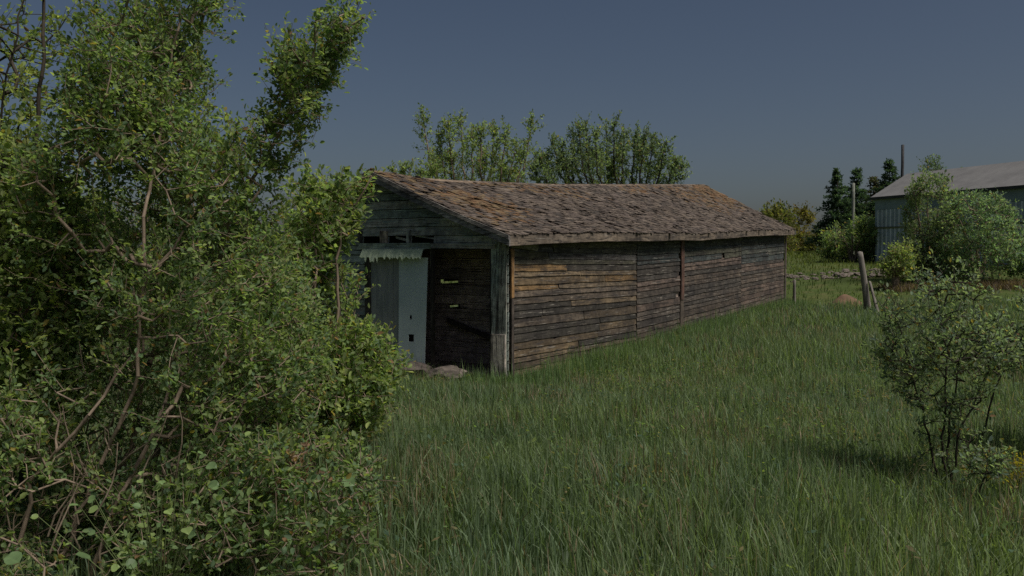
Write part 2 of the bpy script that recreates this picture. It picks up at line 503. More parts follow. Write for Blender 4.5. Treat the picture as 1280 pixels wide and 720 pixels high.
# ragged awning above the closed leaf
def awning():
    ys_ = np.linspace(1.50, 2.74, 60); V, Fc = [], []
    for k, y in enumerate(ys_):
        drop = .085 + .05 * abs(noise.noise(Vector((y * 9, 2, 1)))) + (.03 if k % 3 == 0 else 0) * random.random() + .05 * (random.random() < .2)
        if y > 2.3: drop *= 1.1
        bulge = .012 * math.sin(y * 22)
        V += [(-.09, y, 2.01), (-.17 + bulge, y, 1.99), (-.24 + bulge, y, 1.965 - drop), (-.232 + bulge, y, 1.957 - drop), (-.165 + bulge, y, 1.978), (-.09, y, 1.998)]
    for k in range(len(ys_) - 1):
        for j in range(6):
            a = 6 * k + j; b_ = 6 * k + (j + 1) % 6
            Fc.append([a, b_, b_ + 6, a + 6])
    np_mesh('awning', np.array(V), np.array(Fc), None, M['awning'], shed)
awning()
# door leaf: pale sheet with two holes beside a darker boarded leaf
def sheet():
    y0t, y0b, y1 = 1.47, 1.53, 2.07
    holes = [(1.755, 1.865, .50, .62), (1.80, 1.845, .86, .93)]
    yc = sorted({y1, 1.49, *[h[0] for h in holes], *[h[1] for h in holes]})
    zc_ = sorted({.12, 1.86, *[h[2] for h in holes], *[h[3] for h in holes]})
    mb = MB()
    for a, b_ in zip(yc[:-1], yc[1:]):
        for c, d in zip(zc_[:-1], zc_[1:]):
            ym, zm = (a + b_) / 2, (c + d) / 2
            if any(h[0] < ym < h[1] and h[2] < zm < h[3] for h in holes): continue
            lean = lambda z: -.045 - .02 * (1.9 - z)
            sk = lambda y, z: y + (.05 * (1.9 - z) / 1.9 if abs(y - 1.49) < 1e-6 else 0)
            mb.hexa([(lean(c), sk(a, c), c), (lean(c), b_, c), (lean(c) + .012, b_, c), (lean(c) + .012, sk(a, c), c),
                     (lean(d), sk(a, d), d), (lean(d), b_, d), (lean(d) + .012, b_, d), (lean(d) + .012, sk(a, d), d)], (.2, .2, .2))
    o = mb.build('door_sheet', M['sheet'], shed)
    mb2 = MB(); mb2.box(-.012, -.004, 1.6, 1.95, .4, 1.0, (.1, .1, .1)); mb2.build('hole_backing', M['black'], o)  # added black sheet paints the dark seen through the holes
sheet()
mb = MB()
for k in range(5):
    a = 2.075 + k * .122
    mb.box(-.035 + random.uniform(-.004, .004), -.01, a, a + .118, .10, 1.97, (.1, .1, .1))
mb.build('door', M['sheet_dark'], shed)
# interior: cross braces and clutter seen dim through the doorway
mb = MB()
mb.strip([(.9, y, .3 + .3 * (y - .3)) for y in (.3, 1, 1.8)], [(.9, y, .38 + .3 * (y - .3)) for y in (.3, 1, 1.8)], (.04, 0, 0), (.08, .07, .06))
mb.build('brace', M['wood_dark'], shed)
for k, y in enumerate((.5, 1.7, 2.9, 4.0)):
    mb = MB(); mb.box(5.0 + k * .05, 5.08 + k * .05, y, y + .09, -.2, 2.2, (.2, .18, .15)); mb.build('stud', M['wood_dark'], shed)
flo = MB(); flo.box(.06, SL - .05, .06, SW - .06, -.3, .06, (.4, .34, .28)); flo.build('floor_boards', M['wood_dark'], shed)

# pale gapped boards added a step inside the doorway to lighten its dark
mb = MB(); gaps = [(1.64, 2.02, 1.395, 1.485), (1.60, 1.84, .985, 1.06)]
zc = .06
zb = [.06, .24, .42, .60, .79, .985, 1.06, 1.22, 1.395, 1.485, 1.66, 1.84, 2.0]
for z0, z1 in zip(zb[:-1], zb[1:]):
    yc = [.12, SW - .1]
    for g in gaps:
        if g[2] - .01 < (z0 + z1) / 2 < g[3] + .01: yc = [.12, g[0], g[1], SW - .1]
    for a, b_ in zip(yc[::2], yc[1::2]):
        o_ = random.uniform(0, .02)
        mb.hexa([(1.0 + o_, a, z0 + random.uniform(0, .012)), (1.0 + o_, b_, z0 + random.uniform(0, .012)), (1.03 + o_, b_, z0), (1.03 + o_, a, z0), (1.0 + o_, a, z1 - .004), (1.0 + o_, b_, z1 - .004), (1.03 + o_, b_, z1), (1.03 + o_, a, z1)], jit((.50, .40, .36), .35))
mb.build('fill_boards', wood('fill_board', 1, dirt=(.2, .16, .15), pale=(.55, .5, .46)), shed)

# roof: deck, shingles, trims
def build_roof():
    mb = MB()
    S0, SE, SRg = -.32, SL + .42, SL - .25
    def send(u): return SE + (SRg - SE) * u
    for side in (1, -1):
        for k in range(17):
            a0 = k / 17; a1 = (k + 1) / 17
            for j in range(4):
                u0, u1 = j / 4, (j + 1) / 4
                def q(a, u, l): return roofpt(S0 + .02 + (send(u) - S0 - .04) * a, u, side, l)
                mb.hexa([q(a0, u0, -.05), q(a1, u0, -.05), q(a1, u1, -.05), q(a0, u1, -.05), q(a0, u0, -.012), q(a1, u0, -.012), q(a1, u1, -.012), q(a0, u1, -.012)], (.11, .09, .075))
        L = math.hypot(AP - EY if side == 1 else EYL - AP, 1.1)
        rows = int(L / .105)
        for r in range(rows + 1):
            s_ = S0 - .02
            while s_ < send(r / rows) - .02:
                wd = random.uniform(.08, .14) if side == 1 else random.uniform(.12, .2)
                u0 = r / rows - .012 + random.uniform(-.006, .006)
                cl = noise.noise(Vector((s_ * .9, r * .35, side)))
                if random.random() < .05: u0 -= random.uniform(.01, .03)
                miss = random.random() < (.05 + (.28 if cl > .34 else 0))
                if not miss and r <= rows:
                    u1 = min(u0 + .17 / L, 1.0)
                    if u1 - u0 > .012:
                        lift = .016 + random.uniform(0, .012) + (random.uniform(.01, .03) if random.random() < .07 else 0)
                        tl = random.uniform(-.006, .006)
                        a, b_ = s_, s_ + wd - random.uniform(.002, .012)
                        sk = random.uniform(-.003, .003)
                        p = [roofpt(a + sk, u0, side, lift + tl), roofpt(b_ + sk, u0 + random.uniform(-.002, .002), side, lift - tl), roofpt(b_, u1, side, .004), roofpt(a, u1, side, .004)]
                        up = np.array([0, 0, .011])
                        u = r / rows
                        warm = noise.noise(Vector((s_ * .35, u * 2.0, 4))) + (u - .5) * .9 + (.35 if s_ < 1.5 else 0) + (.45 if s_ > 14 else 0)
                        c = random.choice([(.105, .085, .07), (.09, .072, .062), (.125, .10, .08), (.06, .052, .046), (.15, .122, .10), (.10, .08, .07)])
                        if warm + random.uniform(-.35, .35) > .56: c = random.choice([(.15, .09, .05), (.14, .09, .055), (.125, .09, .055), (.16, .115, .065)])
                        mb.hexa(p + [x + up for x in p], jit(c, .22))
                s_ += wd
    o = mb.build('roof', M['shingle'], shed)
    # ridge board
    rb = MB(); ss = np.linspace(S0, SRg, 26)
    rb.strip([(s_, AP - .07, zr(s_) - .015 + .012 * noise.noise(Vector((s_ * 2, 0, 0)))) for s_ in ss], [(s_, AP + .01, zr(s_) + .018 + .012 * noise.noise(Vector((s_ * 2, 0, 0)))) for s_ in ss], (0, .01, .015), (.2, .16, .125))
    rb.build('ridge_board', M['wood_x'], o)
    # barge boards on both gables
    for x0, s_at in ((S0 - .035, 0), (None, SL)):
        for side in (1, -1):
            rb = MB(); us = np.linspace(-.01, 1.0, 9); A, B = [], []
            for u in us:
                xx = (S0 - .03) if x0 is not None else send(u)
                p = roofpt(xx, u, side); A.append((xx, p[1], p[2] - .145)); B.append((xx, p[1], p[2] + .002))
            rb.strip(A, B, (.028, 0, 0), (.25, .255, .26)); rb.build('barge_board', M['wood_rake'], o)
            if x0 is not None:
                rb = MB(); A = [(a[0] - .022, a[1], a[2] + .095) for a in A]; B = [(b_[0] - .022, b_[1], b_[2] + .012) for b_ in B]
                rb.strip(A, B, (.021, 0, 0), (.28, .27, .26)); rb.build('barge_board', M['wood_rake'], o)
    # fascia in lengths
    for side, cuts in ((1, [S0, 3.4, 7.9, 12.1, SE - .1]), (-1, [S0, 8, SE - .1])):
        for a, b_ in zip(cuts[:-1], cuts[1:]):
            rb = MB(); ss = np.linspace(a + .004, b_ - .004, 9); y = EY - .02 if side == 1 else EYL + .02
            k = random.uniform(0, 99)
            A = [(s_, y, roofpt(s_, 0, side)[2] - .15 + .01 * noise.noise(Vector((s_, k, 0)))) for s_ in ss]
            B = [(s_, y, roofpt(s_, 0, side)[2] - .004) for s_ in ss]
            rb.strip(A, B, (0, .024 * side, 0), jit((.17, .145, .12), .12)); rb.build('fascia', M['wood_x'], o)
    # rafter tails under the eave
    for k in range(27):
        s_ = .1 + k * .6
        rb = MB()
        a, b_ = roofpt(s_, 0, 1), roofpt(s_, .12, 1)
        rb.hexa([(s_, a[1] + .01, a[2] - .14), (s_ + .04, a[1] + .01, a[2] - .14), (s_ + .04, b_[1], b_[2] - .14), (s_, b_[1], b_[2] - .14),
                 (s_, a[1] + .01, a[2] - .052), (s_ + .04, a[1] + .01, a[2] - .052), (s_ + .04, b_[1], b_[2] - .052), (s_, b_[1], b_[2] - .052)], (.08, .07, .06))
        rb.build('rafter', M['wood_rake'], o)
build_roof()

def shed_world(s, t, z): 
    return np.array([CX + SD[0] * s + TD[0] * t, CY + SD[1] * s + TD[1] * t, z])

# ------------------------------------------------------------------ rocks, posts, small things
def rock_mesh(seed, flat=.6):
    import bmesh
    bm = bmesh.new(); bmesh.ops.create_icosphere(bm, subdivisions=3, radius=1)
    for v in bm.verts:
        n = noise.noise(v.co * 1.3 + Vector((seed * 7, 0, 0))) * .45 + noise.noise(v.co * 4 + Vector((seed, 3, 0))) * .12
        v.co *= 1 + n; v.co.z *= flat
    me = bpy.data.meshes.new('stone'); bm.to_mesh(me); bm.free()
    me.materials.append(M['stone'])
    return me
rocks = [rock_mesh(k) for k in range(5)]
def stone(loc, sc_, rz, k, label, group=None, name='stone'):
    o = bpy.data.objects.new(name, rocks[k % 5]); C.objects.link(o)
    o.location = loc; o.scale = sc_; o.rotation_euler = (random.uniform(-.2, .2), random.uniform(-.2, .2), rz)
    return tag(o, label, 'stone', group)
p = shed_world(-.28, 1.70, .0); stone(p + [0, 0, .02], (.37, .24, .28), ANG + 1.6, 0, 'flat grey doorstep stone below the pale door sheet')
p = shed_world(-.28, .98, .0); stone(p + [0, 0, .02], (.40, .24, .29), ANG + 1.5, 2, 'rounded doorstep stone below the dark open doorway')
gl = 'fieldstone lying in the low pale row across the field beyond the shed'
for k in range(80):
    px = random.uniform(984, 1112); Y = 36 + random.uniform(-1.9, 1.9)
    x = (px - 640) / FPX * Y
    r = random.uniform(.05, .17)
    stone((x, Y, float(ground(x, Y)) + r * .25), (r * random.uniform(.9, 1.7), r, r * random.uniform(.6, 1)), random.uniform(0, 6), k, gl, 'fieldstones in a row across the field')

def tube_mesh(segs, k=6, name='trunk', mat=None, parent=None, col=None):
    """segs: arrays p0,p1,r0,r1"""
    p0, p1, r0, r1 = [np.asarray(a, float) for a in segs]
    d = p1 - p0; L = np.linalg.norm(d, axis=1, keepdims=True) + 1e-9; d = d / L
    ref = np.where(np.abs(d[:, 2:3]) > .9, np.array([[1., 0, 0]]), np.array([[0, 0, 1.]]))
    u = np.cross(d, ref); u /= np.linalg.norm(u, axis=1, keepdims=True); v = np.cross(d, u)
    a = np.arange(k) * 2 * np.pi / k
    ring = u[:, None] * np.cos(a)[None, :, None] + v[:, None] * np.sin(a)[None, :, None]
    A = p0[:, None] - d[:, None] * r0[:, None, None] * .3 + ring * r0[:, None, None]
    B = p1[:, None] + ring * r1[:, None, None]
    V = np.concatenate([A, B], 1).reshape(-1, 3)
    n = len(p0); base = (np.arange(n) * 2 * k)[:, None]
    j = np.arange(k)[None]; jn = (j + 1) % k
    F = np.stack([base + j, base + jn, base + k + jn, base + k + j], 2).reshape(-1, 4)
    return np_mesh(name, V, F, col, mat, parent, True)

def log_object(pts, radii, name, mat, label, cat, group=None, k=10, parent=None):
    pts = np.array(pts, float); base = pts[0].copy()
    n = 6; P_, R_ = [], []
    for a in range(len(pts) - 1):
        for t in np.linspace(0, 1, n, endpoint=False):
            P_.append(pts[a] * (1 - t) + pts[a + 1] * t); R_.append(radii[a] * (1 - t) + radii[a + 1] * t)
    P_.append(pts[-1]); R_.append(radii[-1]); P_ = np.array(P_) - base
    ang = np.arange(k) * 2 * np.pi / k
    ph = random.uniform(0, 99)
    V = []
    for p, r in zip(P_, R_):
        for a in ang:
            rr = r * (1 + .35 * noise.noise(Vector((math.cos(a) * 1.5, math.sin(a) * 1.5 + ph, p[2] * 1.2))))
            V.append(p + np.array([math.cos(a) * rr, math.sin(a) * rr, .25 * r * noise.noise(Vector((a * 3, ph, 0))) if p is P_[-1] else 0]))
    m = len(P_); V.append(P_[-1] + [0, 0, .02]); Fc = []
    for a in range(m - 1):
        for j in range(k):
            Fc.append([a * k + j, a * k + (j + 1) % k, (a + 1) * k + (j + 1) % k, (a + 1) * k + j])
    for j in range(0, k, 1): Fc.append([(m - 1) * k + j, (m - 1) * k + (j + 1) % k, m * k, m * k])
    me = bpy.data.meshes.new(name)
    Fc = [f if f[2] != f[3] else f[:3] for f in Fc]
    me.from_pydata([tuple(v) for v in V], [], Fc); me.polygons.foreach_set('use_smooth', [True] * len(Fc)); me.materials.append(mat)
    o = bpy.data.objects.new(name, me); C.objects.link(o)
    if parent is not None: o.parent = parent
    else: o.location = base
    return tag(o, label, cat, group)

Yp = 25.0
b0 = P(1086, 384, Yp); b0[2] = float(ground(b0[0], Yp)) - .1; b1 = P(1075, 315, Yp)
M['post'] = simple('grey_post_wood', (.09, .08, .072), (.30, .27, .24), 10, sz=(1, 1, .12))
log_object([b0, b0 * .5 + b1 * .5 + [.01, 0, 0], b1], [.10, .085, .07], 'fence_post', M['post'], 'leaning weathered grey fence post standing alone in the field', 'post')
q0 = P(1098, 388, Yp - .3); q0[2] = float(ground(q0[0], q0[1])) - .05; q1 = P(1087, 352, Yp - .1)
log_object([q0, q1], [.055, .035], 'broken_branch', M['post'], 'broken branch propped against the foot of the leaning post', 'branch')
q0 = P(993, 392, 26.5); q0[2] = float(ground(q0[0], 26.5)) - .1
log_object([q0, P(993, 350, 26.5)], [.05, .04], 'stake', M['post'], 'short thin pale stake beside the far corner of the shed', 'stake')
# poles by the metal barn
q1 = P(1067, 229, 48); q0 = q1.copy(); q0[2] = float(ground(q0[0], 48)) - .3
log_object([q0, q1], [.09, .07], 'pole', simple('pale_pole', (.16, .17, .14), (.28, .29, .25), 8), 'pale wooden pole standing in front of the dark spruces', 'pole')
q1 = P(1128.5, 181, 56); q0 = q1.copy(); q0[2] = float(ground(q0[0], 56)) - .3
log_object([q0, q1], [.10, .09], 'pole', simple('dark_pole', (.03, .03, .035), (.07, .07, .075), 8), 'tall dark pole rising behind the metal barn roof', 'pole')
# dirt mound
def mound(cx, cy, rx, ry, h):
    n, m = 26, 9; V = []; Fc = []
    for i_ in range(m):
        r = i_ / (m - 1)
        for j in range(n):
            a = j / n * 2 * math.pi
            z = h * (math.cos(r * math.pi) * .5 + .5) * (1 + .3 * noise.noise(Vector((math.cos(a) * r * 2, math.sin(a) * r * 2, 1)))) - .06 * r
            V.append((rx * r * math.cos(a), ry * r * math.sin(a), z))
    for i_ in range(m - 1):
        for j in range(n): Fc.append([i_ * n + j, (i_ + 1) * n + j, (i_ + 1) * n + (j + 1) % n, i_ * n + (j + 1) % n])
    o = np_mesh('dirt_mound', np.array(V), np.array(Fc), None, M['dirt'], smooth=True)
    o.location = (cx, cy, float(ground(cx, cy)))
    return tag(o, 'low reddish heap of bare earth left of the leaning post', 'mound')
q = P(1058, 374, 27); mound(q[0], 27, .75, .6, .32)
# boards leaning on the front wall by the door
for k, (t0, t1, z0, z1) in enumerate(((3.95, 2.95, .35, 1.25), (3.75, 2.92, .02, .92))):
    A = np.array([-.40, t0, z0]); B = np.array([-.12, t1, z1]); d = B - A; up = np.cross(d, [1, 0, 0]); up = -up / np.linalg.norm(up) * .06
    mb = MB(); col = (.19, .185, .16) if k == 0 else (.15, .14, .12)
    A[2] -= .35 * (k == 0); 
    mb.strip([A - A, (A * .5 + B * .5) - A, B - A], [up, (A * .5 + B * .5) - A + up, B - A + up], (.028, 0, 0), col)
    o = mb.build('plank', M['wood_y']); w_ = shed_world(*A); o.location = w_; o.rotation_euler = (0, 0, ANG)
    tag(o, ['upper of two loose grey planks leaning on the shed front', 'lower of two loose grey planks leaning on the shed front'][k], 'plank')

# ------------------------------------------------------------------ metal barn
def barn():
    A = np.array([18.0, 44.0]); d = np.array([.33, -.944]); ang = math.atan2(d[1], d[0])
    b = empty('metal_barn', (A[0], A[1], 0), ang, 'metal barn with pale roof and blue grey ribbed walls behind bushes', 'barn')
    L, W2 = 15.0, 2.05           # local x along wall, local +y away to the right rear
    ez, rz_ = 4.62, 5.85; g0 = .8
    def ribwall(name, z0, z1, y, out, colr, cols2, parent, step=.28, mat='ribbed'):
        V, Fc, Cc = [], [], []
        x = 0.0; prof = []
        while x < L:
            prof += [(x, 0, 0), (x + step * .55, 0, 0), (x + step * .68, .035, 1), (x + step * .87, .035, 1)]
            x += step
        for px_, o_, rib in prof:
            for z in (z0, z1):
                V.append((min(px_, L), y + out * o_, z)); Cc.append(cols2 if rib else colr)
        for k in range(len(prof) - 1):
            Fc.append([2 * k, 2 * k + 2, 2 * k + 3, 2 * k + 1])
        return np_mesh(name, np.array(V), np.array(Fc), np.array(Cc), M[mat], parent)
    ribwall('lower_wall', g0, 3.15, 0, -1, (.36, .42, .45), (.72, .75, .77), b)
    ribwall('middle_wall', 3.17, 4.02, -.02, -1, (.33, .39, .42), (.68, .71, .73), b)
    mb = MB(); mb.box(0, L, -.04, -.02, 4.03, ez, (.1, .1, .1)); mb.build('upper_band', M['tin_blue'], b)
    mb = MB(); mb.box(0, L, -.065, -.045, 3.10, 3.18, (.1, .1, .1)); mb.build('trim_strip', simple('ochre_strip', (.13, .14, .08), (.18, .18, .10), 3, bmp=0), b)
    for k, x in enumerate((0, L)):
        V = [(x, 0, g0), (x, 2 * W2, g0), (x, 2 * W2, ez), (x, W2, rz_ - .05), (x, 0, ez)]
        dx = .05 if k == 0 else -.05
        V += [(a + dx, b2, c) for a, b2, c in V]
        me = bpy.data.meshes.new('gable_wall'); me.from_pydata(V, [], [(0, 1, 2, 3, 4), (9, 8, 7, 6, 5), (0, 5, 6, 1), (1, 6, 7, 2), (2, 7, 8, 3), (3, 8, 9, 4), (4, 9, 5, 0)])
        me.materials.append(M['tin_blue']); o = bpy.data.objects.new('gable_wall', me); C.objects.link(o); o.parent = b
    mb = MB(); mb.box(.06, L - .06, 2 * W2 - .03, 2 * W2, g0, ez, (.1, .1, .1)); mb.build('rear_wall', M['tin_blue'], b)
    mb = MB()
    for sgn in (0, 1):
        y0 = -.22 if sgn == 0 else 2 * W2 + .22
        n = 30
        for k in range(n):
            x0 = -.15 + (L + .3) * k / n; x1 = -.15 + (L + .3) * (k + 1) / n - .002
            ze_ = ez - .02 + (k % 2) * .008
            p = [(x0, y0, ze_), (x1, y0, ze_), (x1, W2, rz_), (x0, W2, rz_)]
            mb.hexa([(a, b2, c) for a, b2, c in p] + [(a, b2, c + .04) for a, b2, c in p], (.1, .1, .1))
    rf = mb.build('roof', M['tin_roof'], b)
    mb = MB(); mb.box(-.16, L + .16, -.26, -.225, ez - .10, ez + .03, (.1, .1, .1)); mb.build('gutter', simple('dark_gutter', (.04, .045, .045), (.07, .075, .07), 3, bmp=0), rf)
    return b
barn()

# ------------------------------------------------------------------ plants
def grow(name, limbs, pts, leaf_n, leaf_len, twig_len, cols, label, cat, group=None, twig_r=.0022, bark='bark',
         up=.4, leaf_w=.5, spacing=.12, detail=6, limb_r=None, exp_=.42, leafmat='leaf', droop=0., seed=1, kinds=None):
    """limbs: list of (points Nx3); pts: twig positions. Builds thing > branches, foliage"""
    r_ = np.random.default_rng(seed)
    base = np.array(limbs[0][0], float)
    nodes, par, minr = [], [], []
    for li, lb in enumerate(limbs):
        lb = np.array(lb, float); prev = -1
        if li > 0 and len(nodes):
            dd = np.linalg.norm(np.array(nodes) - lb[0], axis=1)
            if dd.min() < .12: prev = int(dd.argmin())
        lr = limb_r[li] if limb_r else (.02, .006)
        tot = np.linalg.norm(np.diff(lb, axis=0), axis=1).sum(); acc = 0
        for a, b_ in zip(lb[:-1], lb[1:]):
            l = np.linalg.norm(b_ - a); n = max(1, int(l / spacing))
            for t in range(n):
                q = a + (b_ - a) * t / n + r_.normal(0, .006 + l * .006, 3)
                nodes.append(q); par.append(prev); prev = len(nodes) - 1
                f = (acc + l * t / n) / tot; minr.append(lr[0] * (1 - f) + lr[1] * f)
            acc += l
        nodes.append(lb[-1]); par.append(prev); minr.append(lr[1])
    N = np.zeros((len(nodes) + len(pts) * 14 + 10, 3)); n0 = len(nodes); N[:n0] = nodes; cnt = n0
    pts = np.asarray(pts)
    d0 = np.array([np.min(np.linalg.norm(N[:n0] - p, axis=1)) for p in pts]); order = np.argsort(d0 + r_.uniform(0, .1, len(d0)))
    tips, tdir = [], []
    for oi in order:
        p = pts[oi]; dv = N[:cnt] - p
        d = np.linalg.norm(dv, axis=1) + .5 * np.maximum(dv[:, 2], 0)
        j = int(d.argmin()); L = np.linalg.norm(p - N[j]); n = min(12, max(1, int(L / spacing)))
        prev = j; perp = r_.normal(0, 1, 3) * L * .07
        for t in range(1, n + 1):
            f = t / n
            q = N[j] + (p - N[j]) * f + perp * math.sin(f * math.pi) 
            N[cnt] = q; par.append(prev); minr.append(0); prev = cnt; cnt += 1
        tips.append(prev); dr = (p - N[j]) / (L + 1e-6); tdir.append(dr)
    N = N[:cnt]; par = np.array(par)
    load = np.zeros(cnt); load[tips] = 1
    for k in range(cnt - 1, -1, -1):
        if par[k] >= 0: load[par[k]] += load[k]
    rad = np.maximum(twig_r * np.maximum(load, 1) ** exp_, np.array(minr))
    top = max([a[0] for a in limb_r]) if limb_r else .06
    ml = np.array(minr); rad = np.where(ml > 0, ml, np.minimum(rad, top * .5))
    has = par >= 0
    root = empty(name, tuple(base), 0, label, cat, group)
    Nb = N - base
    s0, s1 = Nb[par[has]], Nb[has]; rr0, rr1 = np.minimum(rad[par[has]], rad[has] * 1.6), rad[has]
    # twigs
    T = np.array(tdir); tipsP = Nb[tips]
    td = T * .8 + np.array([0, 0, up]) + r_.normal(0, .45, T.shape); td /= np.linalg.norm(td, axis=1, keepdims=True)
    tl = twig_len * r_.uniform(.6, 1.3, len(T))
    tend = tipsP + td * tl[:, None]
    s0 = np.concatenate([s0, tipsP]); s1 = np.concatenate([s1, tend]); rr0 = np.concatenate([rr0, np.full(len(T), twig_r)]); rr1 = np.concatenate([rr1, np.full(len(T), twig_r * .5)])
    tube_mesh((s0, s1, rr0, rr1), detail, 'branches', M[bark], root)
    # leaves
    n = len(T) * leaf_n
    ti = np.repeat(np.arange(len(T)), leaf_n); f = r_.uniform(-.35, 1.05, n)
    pos = tipsP[ti] + td[ti] * (tl[ti] * f)[:, None] + r_.normal(0, twig_len * .10, (n, 3))
    pos = pos + np.array([0, 0, -droop]) * (f ** 2)[:, None]
    ld_ = td[ti] * .55 + r_.normal(0, .62, (n, 3)) + np.array([0, 0, .12]); ld_ /= np.linalg.norm(ld_, axis=1, keepdims=True)
    nn = r_.normal(0, .6, (n, 3)) + np.array([0, 0, .9]); sd_ = np.cross(ld_, nn); sd_ /= np.linalg.norm(sd_, axis=1, keepdims=True) + 1e-9
    nrm = np.cross(sd_, ld_)
    ll = leaf_len * r_.uniform(.55, 1.3, n)[:, None]; lw = ll * leaf_w * .5 * r_.uniform(.8, 1.2, n)[:, None]
    cv = cols[r_.integers(0, len(cols), len(T))][ti] * .5 + cols[r_.integers(0, len(cols), n)] * .5
    cv = cv * r_.uniform(.75, 1.25, n)[:, None]
    od = r_.uniform(0, 1, n); cv[od < .02] = (.34, .27, .08); cv[od > .985] = (.26, .16, .09)
    if detail >= 5:
        V = np.stack([pos, pos + ld_ * ll * .35 + sd_ * lw + nrm * lw * .35, pos + ld_ * ll * .72 + sd_ * lw * .8 + nrm * lw * .3, pos + ld_ * ll - nrm * ll * .08,
                      pos + ld_ * ll * .72 - sd_ * lw * .8 + nrm * lw * .3, pos + ld_ * ll * .35 - sd_ * lw + nrm * lw * .35], 1).reshape(-1, 3)
        b6 = (np.arange(n) * 6)[:, None]
        F = np.concatenate([b6 + [[0, 1, 2, 3]], b6 + [[0, 3, 4, 5]]]); cc = np.repeat(cv, 6, 0)
    else:
        V = np.stack([pos, pos + ld_ * ll * .5 + sd_ * lw, pos + ld_ * ll, pos + ld_ * ll * .5 - sd_ * lw], 1).reshape(-1, 3)
        b4 = (np.arange(n) * 4)[:, None]; F = b4 + [[0, 1, 2, 3]]; cc = np.repeat(cv, 4, 0)
    np_mesh('foliage', V, F, cc, M[leafmat], root, True)
    return root

def inpoly(px, py, poly):
    poly = np.array(poly, float); x0, y0 = poly[:, 0], poly[:, 1]; x1, y1 = np.roll(x0, -1), np.roll(y0, -1)
    c = np.zeros(len(px), bool)
    for a, b_, c_, d in zip(x0, y0, x1, y1):
        m = ((b_ > py) != (d > py)); 
        with np.errstate(divide='ignore', invalid='ignore'):
            xi = (c_ - a) * (py - b_) / (d - b_ + 1e-12) + a
        c ^= m & (px < xi)
    return c
def edge_d(px, py, poly):
    poly = np.array(poly, float); best = np.full(len(px), 1e9)
    for (a, b_), (c, d) in zip(poly, np.roll(poly, -1, 0)):
        vx, vy = c - a, d - b_; L2 = vx * vx + vy * vy + 1e-9
        t = np.clip(((px - a) * vx + (py - b_) * vy) / L2, 0, 1)
        best = np.minimum(best, np.hypot(px - a - t * vx, py - b_ - t * vy))
    return best
def fill(poly, Y, thick, n, seed, clump=.0, cs=1.4, zmin=True, full=60, shrink=0):
    """points inside a rounded volume whose outline at depth Y is poly; thick = half depth in metres"""
    r_ = np.random.default_rng(seed); pl = np.array(poly, float); out = []
    while len(out) < n:
        m = n * 3
        px = r_.uniform(pl[:, 0].min(), pl[:, 0].max(), m); py = r_.uniform(pl[:, 1].min(), pl[:, 1].max(), m)
        k = inpoly(px, py, poly); px, py = px[k], py[k]
        k = edge_d(px, py, poly) > shrink; px, py = px[k], py[k]
        e = np.sqrt(np.clip(edge_d(px, py, poly) / full, .03, 1))
        yy = Y + thick * e * r_.uniform(-1, 1, len(px))
        for a, b_, c in zip(px, py, yy):
            q0 = P(a, b_, Y); q = np.array([q0[0], c, q0[2]])     # straight depth, not fanned from the lens
            if clump and noise.noise(Vector(q) * cs + Vector((seed, 0, 0))) < -.28 + clump * r_.uniform(0, 1): continue
            if q[2] < float(ground(q[0], q[1])) + .04: continue
            out.append(q)
            if len(out) >= n: break
    return np.array(out)
def brighten(a, k=2.4, b_=.060): return a * k + np.array([.025, .004, b_])
def L3(lst): return [P(a, b_, Y) for a, b_, Y in lst]
def rooted(lst):
    q = L3(lst); q[0] = q[0].copy(); q[0][2] = float(ground(q[0][0], q[0][1])) - .05; return q

GREEN = np.array([(.060, .105, .020), (.085, .130, .025), (.045, .085, .022), (.105, .145, .030), (.055, .095, .030), (.040, .070, .020), (.12, .15, .03)])
GREEN_Y = np.array([(.085, .125, .022), (.12, .155, .03), (.06, .10, .022), (.14, .16, .035), (.07, .11, .025)])
GREEN_D = np.array([(.040, .080, .026), (.055, .095, .028), (.032, .062, .022), (.07, .10, .03), (.05, .085, .04)])

GREEN, GREEN_Y, GREEN_D = brighten(GREEN), brighten(GREEN_Y), brighten(GREEN_D)
# --- big bush on the left: tall spire and the arm against the sky
mainpoly = [(60, 200), (112, 165), (105, 105), (128, 60), (122, 10), (150, -60), (290, -60), (278, 0), (268, 25), (262, 60), (240, 50), (262, 100), (250, 130), (285, 165), (305, 168),
            (318, 140), (345, 150), (352, 120), (340, 100), (345, 55), (352, 45), (385, 60), (400, 35), (435, 8), (462, 12), (466, 35), (440, 45), (415, 85), (425, 90),
            (402, 110), (412, 150), (385, 165), (372, 205), (350, 215), (345, 268), (352, 300), (380, 350), (400, 420), (410, 520), (390, 610), (330, 680), (200, 700), (80, 690), (40, 600), (50, 400)]
limbsB = [rooted([(60, 680, 4.35), (118, 600, 4.4), (172, 470, 4.35), (181, 270, 4.4), (205, 150, 4.9), (235, -50, 4.9)]),
          rooted([(10, 660, 4.3), (40, 600, 4.3), (110, 520, 4.25), (165, 445, 4.4)]),
          rooted([(150, 720, 5.0), (230, 480, 5.1), (262, 350, 5.1), (300, 250, 5.0), (352, 170, 5.0), (372, 100, 5.0), (415, 50, 5.0), (455, 22, 5.0)]),
          rooted([(130, 700, 5.2), (200, 420, 5.2), (235, 255, 5.1), (262, 235, 5.1), (280, 180, 5.1)]),
          L3([(225, 265, 5.1), (206, 235, 5.1), (190, 180, 5.1)]),
          rooted([(220, 720, 5.1), (300, 560, 5.2), (370, 430, 5.3)]),
          rooted([(100, 690, 4.3), (150, 620, 4.25), (200, 530, 4.3), (215, 440, 4.6)])]
ptsB = fill(mainpoly, 4.95, .75, 4300, 11, clump=.55, cs=1.7, shrink=13)
